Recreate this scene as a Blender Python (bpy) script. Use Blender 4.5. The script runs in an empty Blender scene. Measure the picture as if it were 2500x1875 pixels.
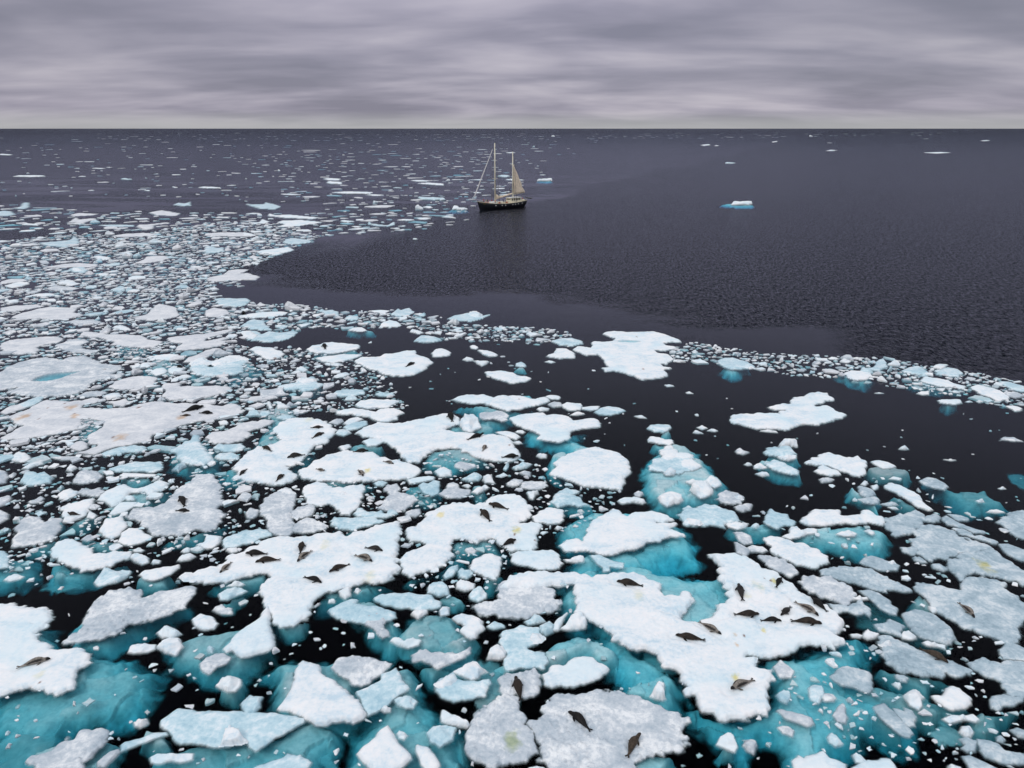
# Pack ice with seals and a two masted schooner
import bpy, math, random
import numpy as np
from mathutils import Vector, Matrix
R = math.radians
random.seed(7)
sc = bpy.context.scene
# ---------------------------------------------------------------- camera
CAM_H = 36.0
F_PX = 1667.0                       # focal length in pixels of the 2500 px wide photograph
PITCH = math.atan((937.5 - 313.0) / F_PX)
cd = bpy.data.cameras.new("camera"); cam = bpy.data.objects.new("camera", cd)
sc.collection.objects.link(cam); sc.camera = cam
cd.sensor_width = 36.0; cd.lens = 36.0 * F_PX / 2500.0
cd.clip_start = 0.5; cd.clip_end = 120000
cam.location = (0, 0, CAM_H); cam.rotation_euler = (math.pi / 2 - PITCH, 0, 0)
# ---------------------------------------------------------------- world: overcast sky
SUN_EL, SUN_AZ = R(48), R(-135)      # azimuth from +Y, negative = left
w = bpy.data.worlds.new("World"); sc.world = w; w.use_nodes = True
nt = w.node_tree; nt.nodes.clear()
def N(t, **k):
    n = nt.nodes.new(t)
    for a, b in k.items():
        if a == 'inp':
            for i, v in b.items(): n.inputs[i].default_value = v
        else: setattr(n, a, b)
    return n
def Lk(a, b): nt.links.new(a, b)
def math_(op, a, b=None, clamp=False):
    n = nt.nodes.new('ShaderNodeMath'); n.operation = op; n.use_clamp = clamp
    for i, v in enumerate((a, b)):
        if v is None: continue
        if isinstance(v, (int, float)): n.inputs[i].default_value = v
        else: nt.links.new(v, n.inputs[i])
    return n.outputs[0]
def ramp(fac, stops, interp='LINEAR'):
    n = nt.nodes.new('ShaderNodeValToRGB'); cr = n.color_ramp; cr.interpolation = interp
    while len(cr.elements) > 1: cr.elements.remove(cr.elements[-1])
    for i, (p, c) in enumerate(stops):
        e = cr.elements[0] if i == 0 else cr.elements.new(p)
        e.position = p; e.color = (c, c, c, 1) if isinstance(c, (int, float)) else tuple(c) + (1,)
    nt.links.new(fac, n.inputs[0]); return n.outputs[0]
def mix(fac, a, b, mode='MIX'):
    n = nt.nodes.new('ShaderNodeMix'); n.data_type = 'RGBA'; n.blend_type = mode
    for s, v in ((0, fac), (6, a), (7, b)):
        if isinstance(v, (int, float)): n.inputs[s].default_value = v if s == 0 else (v, v, v, 1)
        elif isinstance(v, tuple): n.inputs[s].default_value = v + (1,)
        else: nt.links.new(v, n.inputs[s])
    return n.outputs[2]
def noise(vec, scale, detail=4, rough=.5, dist=0.0, dims='3D'):
    n = nt.nodes.new('ShaderNodeTexNoise'); n.noise_dimensions = dims
    n.inputs['Scale'].default_value = scale; n.inputs['Detail'].default_value = detail
    n.inputs['Roughness'].default_value = rough; n.inputs['Distortion'].default_value = dist
    if vec is not None: nt.links.new(vec, n.inputs['Vector'])
    return n.outputs['Fac']
def mapping(vec, scale=(1, 1, 1), rot=(0, 0, 0), loc=(0, 0, 0)):
    n = nt.nodes.new('ShaderNodeMapping'); n.inputs['Scale'].default_value = scale
    n.inputs['Rotation'].default_value = rot; n.inputs['Location'].default_value = loc
    nt.links.new(vec, n.inputs['Vector']); return n.outputs[0]
tc = N('ShaderNodeTexCoord'); sep = N('ShaderNodeSeparateXYZ'); Lk(tc.outputs['Generated'], sep.inputs[0])
el = math_('MAXIMUM', sep.outputs[2], 0.0)
den = math_('ADD', el, 0.13)
px = math_('DIVIDE', sep.outputs[0], den); py = math_('DIVIDE', sep.outputs[1], den)
comb = N('ShaderNodeCombineXYZ'); Lk(px, comb.inputs[0]); Lk(py, comb.inputs[1])
big = noise(mapping(comb.outputs[0], (.70, .95, 1), (0, 0, R(6)), (3.1, 1.7, 0)), 1.0, 4, .45, .35)
fine = noise(mapping(comb.outputs[0], (1.6, 3.2, 1), (0, 0, R(-4)), (8.3, 2.2, 0)), 1.0, 4, .5, .3)
cl = math_('ADD', math_('MULTIPLY', big, .78), math_('MULTIPLY', fine, .22))
cloud = ramp(cl, [(.36, (.215, .207, .272)), (.46, (.285, .27, .345)), (.54, (.365, .343, .42)), (.64, (.47, .44, .51))])
# a pale clear strip low on the horizon, and an overcast deck that is brightest overhead
zen = ramp(el, [(.16, 0.0), (.40, 1.0)])
cloud = mix(zen, cloud, (.335, .345, .37))
sidex = math_('ABSOLUTE', math_('ADD', sep.outputs[0], .06))
thick = math_('MULTIPLY', ramp(sidex, [(.18, 0.0), (.62, 1.0)]), ramp(el, [(.03, 0.0), (.14, 1.0), (.3, 1.0), (.5, 0.0)]))
cloud = mix(math_('MULTIPLY', thick, .55), cloud, (.17, .17, .205))
hz = ramp(el, [(0.0, 1.0), (.007, .8), (.022, .0)])
cloud = mix(math_('MULTIPLY', hz, .75), cloud, (.41, .42, .42))
upv = N('ShaderNodeMapRange'); Lk(el, upv.inputs[0])
upv.inputs[1].default_value = .12; upv.inputs[2].default_value = .75; upv.inputs[3].default_value = 1.0; upv.inputs[4].default_value = 2.7
vm = N('ShaderNodeVectorMath', operation='SCALE'); Lk(cloud, vm.inputs[0]); Lk(upv.outputs[0], vm.inputs[3])
vm2 = N('ShaderNodeVectorMath', operation='SCALE'); Lk(vm.outputs[0], vm2.inputs[0]); vm2.inputs[3].default_value = 10.0
sky = N('ShaderNodeTexSky', sky_type='NISHITA'); sky.sun_disc = False
sky.sun_elevation = SUN_EL; sky.sun_rotation = SUN_AZ
skyc = mix(.93, sky.outputs[0], vm2.outputs[0])
below = math_('GREATER_THAN', sep.outputs[2], -0.002)
skyc = mix(below, (.02, .02, .03), skyc)
bg = N('ShaderNodeBackground'); Lk(skyc, bg.inputs[0]); bg.inputs[1].default_value = 0.1
wo = N('ShaderNodeOutputWorld'); Lk(bg.outputs[0], wo.inputs[0])
w.cycles.sampling_method = 'MANUAL'; w.cycles.sample_map_resolution = 1024
# ---------------------------------------------------------------- sun (overcast: weak and very soft)
ld = bpy.data.lights.new("sun", 'SUN'); ld.energy = 0.9; ld.angle = R(25); ld.color = (1, .97, .93)
sun = bpy.data.objects.new("sun", ld); sc.collection.objects.link(sun)
sd = Vector((math.sin(SUN_AZ) * math.cos(SUN_EL), math.cos(SUN_AZ) * math.cos(SUN_EL), math.sin(SUN_EL)))
sun.rotation_euler = sd.to_track_quat('Z', 'Y').to_euler()
vs = sc.view_settings; vs.view_transform = 'Standard'; vs.look = 'None'; vs.exposure = 0.10; vs.gamma = 1.0
sc.cycles.transparent_max_bounces = 12; sc.cycles.max_bounces = 6; sc.cycles.diffuse_bounces = 3
sc.cycles.glossy_bounces = 2; sc.cycles.transmission_bounces = 2; sc.cycles.volume_bounces = 0
sc.cycles.caustics_reflective = False; sc.cycles.caustics_refractive = False

# ---------------------------------------------------------------- helpers
def link(o, parent=None):
    sc.collection.objects.link(o)
    if parent is not None: o.parent = parent
    return o
def tag(o, label=None, cat=None, group=None, kind=None):
    for k, v in (('label', label), ('category', cat), ('group', group), ('kind', kind)):
        if v: o[k] = v
    return o
CP, SP = math.cos(PITCH), math.sin(PITCH)
def ray(px, py):
    a = (px - 1250.0) / F_PX; b = -(py - 937.5) / F_PX      # right, up in camera
    return a, CP + b * SP, -SP + b * CP
def world(px, py, z=0.0):
    x, y, dz = ray(px, py); t = (z - CAM_H) / dz
    return x * t, y * t, t
def vworld(P, z=0.0):
    P = np.asarray(P, float)
    a = (P[:, 0] - 1250) / F_PX; b = -(P[:, 1] - 937.5) / F_PX
    dy = CP + b * SP; dz = -SP + b * CP
    dz = np.minimum(dz, -1e-3)
    t = (z - CAM_H) / dz
    return np.stack([a * t, dy * t], 1)
def hash2(ix, iy, seed):
    h = (ix.astype(np.int64) * 374761393 + iy.astype(np.int64) * 668265263 + seed * 974711) & 0xFFFFFFFF
    h = ((h ^ (h >> 13)) * 1274126177) & 0xFFFFFFFF
    h = (h ^ (h >> 16)) & 0xFFFFFFFF
    return h.astype(float) / 4294967295.0
def vnoise(x, y, seed=0):
    ix = np.floor(x); iy = np.floor(y); fx = x - ix; fy = y - iy
    ux = fx * fx * (3 - 2 * fx); uy = fy * fy * (3 - 2 * fy)
    a = hash2(ix, iy, seed); b = hash2(ix + 1, iy, seed); c = hash2(ix, iy + 1, seed); d = hash2(ix + 1, iy + 1, seed)
    return (a * (1 - ux) + b * ux) * (1 - uy) + (c * (1 - ux) + d * ux) * uy - .5
def fbm(x, y, seed=0, octs=4, gain=.5):
    s = np.zeros_like(x); amp = 1.0; f = 1.0
    for o in range(octs):
        ca, sa = math.cos(o * 1.3 + .4), math.sin(o * 1.3 + .4)
        s += amp * vnoise((x * ca - y * sa) * f, (x * sa + y * ca) * f, seed + o * 17); amp *= gain; f *= 2.03
    return s
def cells(x, y, seed=0):
    """distance to the nearest and second nearest random point and the nearest one's random value"""
    ix = np.floor(x); iy = np.floor(y)
    best = np.full(x.shape, 9.0); second = np.full(x.shape, 9.0); val = np.zeros(x.shape)
    for dx in (-1, 0, 1):
        for dy in (-1, 0, 1):
            cx = ix + dx; cy = iy + dy
            qx = cx + hash2(cx, cy, seed); qy = cy + hash2(cx, cy, seed + 5)
            d = np.hypot(x - qx, y - qy); v = hash2(cx, cy, seed + 9)
            m = d < best
            second = np.where(m, best, np.minimum(second, d))
            val = np.where(m, v, val); best = np.where(m, d, best)
    return best, second, val
def sstep(a, b, x):
    t = np.clip((x - a) / (b - a), 0, 1); return t * t * (3 - 2 * t)
def sdf(X, Y, P):
    """signed distance to polygon P, positive inside"""
    x = X.ravel(); y = Y.ravel(); best = np.full(x.shape, 1e18); ins = np.zeros(x.shape, bool)
    n = len(P)
    for i in range(n):
        ax, ay = P[i]; bx, by = P[(i + 1) % n]
        ex, ey = bx - ax, by - ay; L2 = ex * ex + ey * ey + 1e-12
        t = np.clip(((x - ax) * ex + (y - ay) * ey) / L2, 0, 1)
        d = (x - ax - t * ex) ** 2 + (y - ay - t * ey) ** 2
        best = np.minimum(best, d)
        c = (ay > y) != (by > y)
        if ey != 0: ins ^= c & (x < (y - ay) / ey * ex + ax)
    r = np.sqrt(best); return np.where(ins, r, -r).reshape(X.shape)
def inpoly(x, y, P):
    ins = False; n = len(P); j = n - 1
    for i in range(n):
        xi, yi = P[i]; xj, yj = P[j]
        if (yi > y) != (yj > y) and x < (xj - xi) * (y - yi) / (yj - yi) + xi: ins = not ins
        j = i
    return ins
def smooth_poly(P, it=1):
    P = np.asarray(P, float)
    for _ in range(it):
        Q = np.roll(P, -1, 0); P = np.stack([.78 * P + .22 * Q, .22 * P + .78 * Q], 1).reshape(-1, 2)
    return P
def mesh_np(name, V, Q, mats, smooth=True, col=None, T=None):
    me = bpy.data.meshes.new(name)
    me.vertices.add(len(V)); me.vertices.foreach_set('co', np.asarray(V, np.float32).ravel())
    k = Q.shape[1]; me.loops.add(len(Q) * k); me.loops.foreach_set('vertex_index', Q.astype(np.int32).ravel())
    me.polygons.add(len(Q)); me.polygons.foreach_set('loop_start', np.arange(0, len(Q) * k, k, dtype=np.int32))
    me.update(calc_edges=True); me.validate()
    me.polygons.foreach_set('use_smooth', np.full(len(me.polygons), smooth))
    for m in mats: me.materials.append(m)
    if col is not None:
        a = me.color_attributes.new('tint', 'FLOAT_COLOR', 'POINT'); c = np.ones((len(V), 4), np.float32); c[:, :col.shape[1]] = col
        a.data.foreach_set('color', c.ravel())
    return me
def grid_mesh(name, X, Y, Z, keep, mat, col=None, origin=(0, 0)):
    ny, nx = X.shape
    cell = keep[:-1, :-1] | keep[1:, :-1] | keep[:-1, 1:] | keep[1:, 1:]
    idx = np.arange(nx * ny).reshape(ny, nx)
    Q = np.stack([idx[:-1, :-1][cell], idx[:-1, 1:][cell], idx[1:, 1:][cell], idx[1:, :-1][cell]], 1)
    if len(Q) == 0: return None
    used = np.unique(Q); remap = np.zeros(nx * ny, np.int64); remap[used] = np.arange(len(used))
    V = np.stack([X.ravel() - origin[0], Y.ravel() - origin[1], Z.ravel()], 1)[used]
    c = None if col is None else col.reshape(-1, col.shape[-1])[used]
    return mesh_np(name, V, remap[Q], [mat], True, c)

# ---------------------------------------------------------------- materials
def new_mat(name):
    global nt
    m = bpy.data.materials.new(name); m.use_nodes = True; nt = m.node_tree; nt.nodes.clear()
    return m
def finish(bsdf_out, vol=None):
    o = nt.nodes.new('ShaderNodeOutputMaterial')
    if bsdf_out is not None: nt.links.new(bsdf_out, o.inputs['Surface'])
    if vol is not None: nt.links.new(vol, o.inputs['Volume'])
def principled(color, rough, normal=None, spec=.4):
    b = nt.nodes.new('ShaderNodeBsdfPrincipled')
    for s, v in (('Base Color', color), ('Roughness', rough), ('Specular IOR Level', spec)):
        if isinstance(v, tuple): b.inputs[s].default_value = v + (1,)
        elif isinstance(v, (int, float)): b.inputs[s].default_value = v
        else: nt.links.new(v, b.inputs[s])
    if normal is not None: nt.links.new(normal, b.inputs['Normal'])
    return b.outputs[0]
def bump(h, strength, dist):
    n = nt.nodes.new('ShaderNodeBump'); n.inputs['Strength'].default_value = strength; n.inputs['Distance'].default_value = dist
    nt.links.new(h, n.inputs['Height']); return n.outputs[0]
def ice_material(name, lo, mid, hi, rough, bscale, bstr, stops=(.34, .5, .64)):
    m = new_mat(name)
    g = nt.nodes.new('ShaderNodeNewGeometry'); pos = g.outputs['Position']
    a = noise(mapping(pos, (.8, 1.25, 1), (0, 0, R(20))), .42, 6, .62, .7); b = noise(pos, 3.2, 5, .62, .3)
    f = math_('ADD', math_('MULTIPLY', a, .62), math_('MULTIPLY', b, .38))
    c = ramp(f, [(stops[0], lo), (stops[1], mid), (stops[2], hi)])
    if name.startswith('snow'): c = mix(ramp(noise(pos, .15, 4, .55, .6), [(.50, 0.0), (.66, .55)]), c, (.60, .765, .83))
    at = nt.nodes.new('ShaderNodeAttribute'); at.attribute_name = 'tint'
    c = mix(1.0, c, at.outputs['Color'], 'MULTIPLY')
    h1 = noise(pos, bscale, 5, .6); h2 = noise(pos, bscale * .22, 4, .55)
    h = math_('ADD', math_('MULTIPLY', h1, .4), h2)
    sh = nt.nodes.new('ShaderNodeMixShader'); tp = nt.nodes.new('ShaderNodeBsdfTransparent')
    nt.links.new(at.outputs['Alpha'], sh.inputs[0]); nt.links.new(tp.outputs[0], sh.inputs[1])
    nt.links.new(principled(c, rough, bump(h, bstr, .12), .35), sh.inputs[2])
    finish(sh.outputs[0]); return m
M = {}
M['s'] = ice_material('snow_covered_ice', (.54, .67, .75), (.74, .79, .82), (.84, .84, .845), .75, 5.0, .25, (.37, .49, .60))
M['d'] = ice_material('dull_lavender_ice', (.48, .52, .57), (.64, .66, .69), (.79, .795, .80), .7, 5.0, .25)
M['g'] = ice_material('grey_slushy_ice', (.38, .45, .51), (.54, .59, .635), (.79, .81, .82), .45, 7.0, .6, (.38, .50, .60))
M['b'] = ice_material('blue_glacier_ice', (.34, .53, .62), (.51, .675, .74), (.77, .83, .86), .35, 3.0, .6, (.38, .50, .62))
M['w'] = ice_material('vignette_darkened_ice', (.26, .36, .42), (.40, .50, .56), (.62, .68, .71), .45, 5.0, .5, (.38, .50, .60))  # darker blue-grey ice copy, lens vignette put into the colour
M['u'] = ice_material('submerged_ice', (.34, .50, .56), (.60, .73, .77), (.86, .90, .92), .6, 2.0, .5, (.32, .5, .66))

# water: a closed body of absorbing sea water under a rippled surface
mw = new_mat('sea_water')
g = nt.nodes.new('ShaderNodeNewGeometry'); pos = g.outputs['Position']
wind = noise(mapping(pos, (.012, .010, 1), (0, 0, R(25)), (4.2, 0, 0)), 1.0, 4, .55, .8)      # cat's paws
windy = ramp(wind, [(.42, .12), (.56, 1.0)])
sepw = nt.nodes.new('ShaderNodeSeparateXYZ'); nt.links.new(pos, sepw.inputs[0])
r1 = noise(mapping(pos, (1.0, 2.2, 1), (0, 0, R(12))), 1.3, 4, .6, .05)
r2 = noise(mapping(pos, (1.0, 2.0, 1), (0, 0, R(-20)), (5, 3, 0)), .34, 4, .6, .05)
sw = noise(mapping(pos, (1.0, 2.6, 1), (0, 0, R(8)), (9, 3, 0)), .05, 3, .5, .0)
# wind blown open lead to the right of the pack; sheltered smooth water along the ice edge and inside the far pack
def smask(v, a, b):
    m_ = nt.nodes.new('ShaderNodeMapRange'); m_.interpolation_type = 'SMOOTHSTEP'; nt.links.new(v, m_.inputs[0])
    m_.inputs[1].default_value = a; m_.inputs[2].default_value = b; return m_.outputs[0]
X_, Y_ = sepw.outputs[0], sepw.outputs[1]
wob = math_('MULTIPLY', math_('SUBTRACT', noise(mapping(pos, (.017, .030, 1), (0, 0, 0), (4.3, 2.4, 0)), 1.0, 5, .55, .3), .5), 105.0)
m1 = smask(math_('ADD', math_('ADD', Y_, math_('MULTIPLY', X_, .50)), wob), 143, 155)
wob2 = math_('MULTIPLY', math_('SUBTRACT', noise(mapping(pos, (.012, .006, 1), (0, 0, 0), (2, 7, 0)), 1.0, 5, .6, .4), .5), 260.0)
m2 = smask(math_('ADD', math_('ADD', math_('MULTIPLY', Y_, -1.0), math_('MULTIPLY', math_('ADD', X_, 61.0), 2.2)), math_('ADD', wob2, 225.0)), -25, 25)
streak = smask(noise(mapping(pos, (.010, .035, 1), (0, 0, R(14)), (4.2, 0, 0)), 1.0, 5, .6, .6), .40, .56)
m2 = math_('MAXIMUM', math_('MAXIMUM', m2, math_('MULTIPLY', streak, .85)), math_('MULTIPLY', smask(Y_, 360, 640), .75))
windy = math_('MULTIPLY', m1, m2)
soft = ramp(noise(mapping(pos, (.008, .012, 1), (0, 0, R(25)), (1, 3, 0)), 1.0, 4, .55, .8), [(.38, .72), (.62, 1.0)])
amp = math_('ADD', math_('MULTIPLY', math_('MULTIPLY', windy, soft), .90), .06)
glint_paint = noise(mapping(pos, (1.0, .45, 1), (0, 0, R(6))), 1.6, 4, .75, .1)
glint_paint = ramp(glint_paint, [(.39, .25), (.50, 1.0), (.61, 1.7)])  # light and dark ripple glints painted into the reflectance, without wave shape
glint_paint = mix(windy, math_('ADD', 1.0, 0.0), glint_paint)
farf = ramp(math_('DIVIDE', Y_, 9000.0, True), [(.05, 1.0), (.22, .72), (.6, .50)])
hh = math_('ADD', math_('ADD', math_('MULTIPLY', r1, .20), math_('MULTIPLY', r2, .22)), math_('MULTIPLY', sw, .35))
nb = nt.nodes.new('ShaderNodeBump'); nb.inputs['Distance'].default_value = 1.0
nt.links.new(amp, nb.inputs['Strength']); nt.links.new(hh, nb.inputs['Height'])
fr = nt.nodes.new('ShaderNodeFresnel'); fr.inputs['IOR'].default_value = 1.33; nt.links.new(nb.outputs[0], fr.inputs['Normal'])
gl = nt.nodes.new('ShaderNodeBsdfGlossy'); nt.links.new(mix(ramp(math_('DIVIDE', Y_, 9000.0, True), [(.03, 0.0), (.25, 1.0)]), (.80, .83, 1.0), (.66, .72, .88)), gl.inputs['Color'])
rr = math_('ADD', math_('MULTIPLY', amp, .16), .06); nt.links.new(rr, gl.inputs['Roughness']); nt.links.new(nb.outputs[0], gl.inputs['Normal'])
tr = nt.nodes.new('ShaderNodeBsdfTransparent')
ms = nt.nodes.new('ShaderNodeMixShader'); refl = math_('MULTIPLY', fr.outputs[0], ramp(fr.outputs[0], [(.02, .05), (.06, .30), (.13, .62), (.25, .80), (.6, .68)]))
refl = math_('MULTIPLY', math_('MULTIPLY', refl, glint_paint), farf)
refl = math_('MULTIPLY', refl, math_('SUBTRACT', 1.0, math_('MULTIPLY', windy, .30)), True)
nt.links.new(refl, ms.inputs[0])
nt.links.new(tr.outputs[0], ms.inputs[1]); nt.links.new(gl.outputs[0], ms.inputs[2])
va = nt.nodes.new('ShaderNodeVolumeAbsorption'); va.inputs['Color'].default_value = (.44, .90, .95, 1); va.inputs['Density'].default_value = 1.0
finish(ms.outputs[0], va.outputs[0])
BIG = 45000.0
def box_mesh(name, x0, x1, y0, y1, z0, z1, mat):
    V = [(x, y, z) for z in (z0, z1) for y in (y0, y1) for x in (x0, x1)]
    Fc = [(0, 2, 3, 1), (4, 5, 7, 6), (0, 1, 5, 4), (2, 6, 7, 3), (0, 4, 6, 2), (1, 3, 7, 5)]
    me = bpy.data.meshes.new(name); me.from_pydata(V, [], Fc); me.update(); me.materials.append(mat); return me
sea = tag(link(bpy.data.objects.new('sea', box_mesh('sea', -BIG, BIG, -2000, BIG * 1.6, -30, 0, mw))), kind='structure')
mb = new_mat('dark_seabed'); finish(principled((.004, .006, .01), 1.0, None, 0.0))
me = bpy.data.meshes.new('seabed'); B = BIG * 2
me.from_pydata([(-B, -B, -29), (B, -B, -29), (B, B, -29), (-B, B, -29)], [], [(0, 1, 2, 3)]); me.materials.append(mb)
tag(link(bpy.data.objects.new('seabed', me)), kind='structure')

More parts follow.
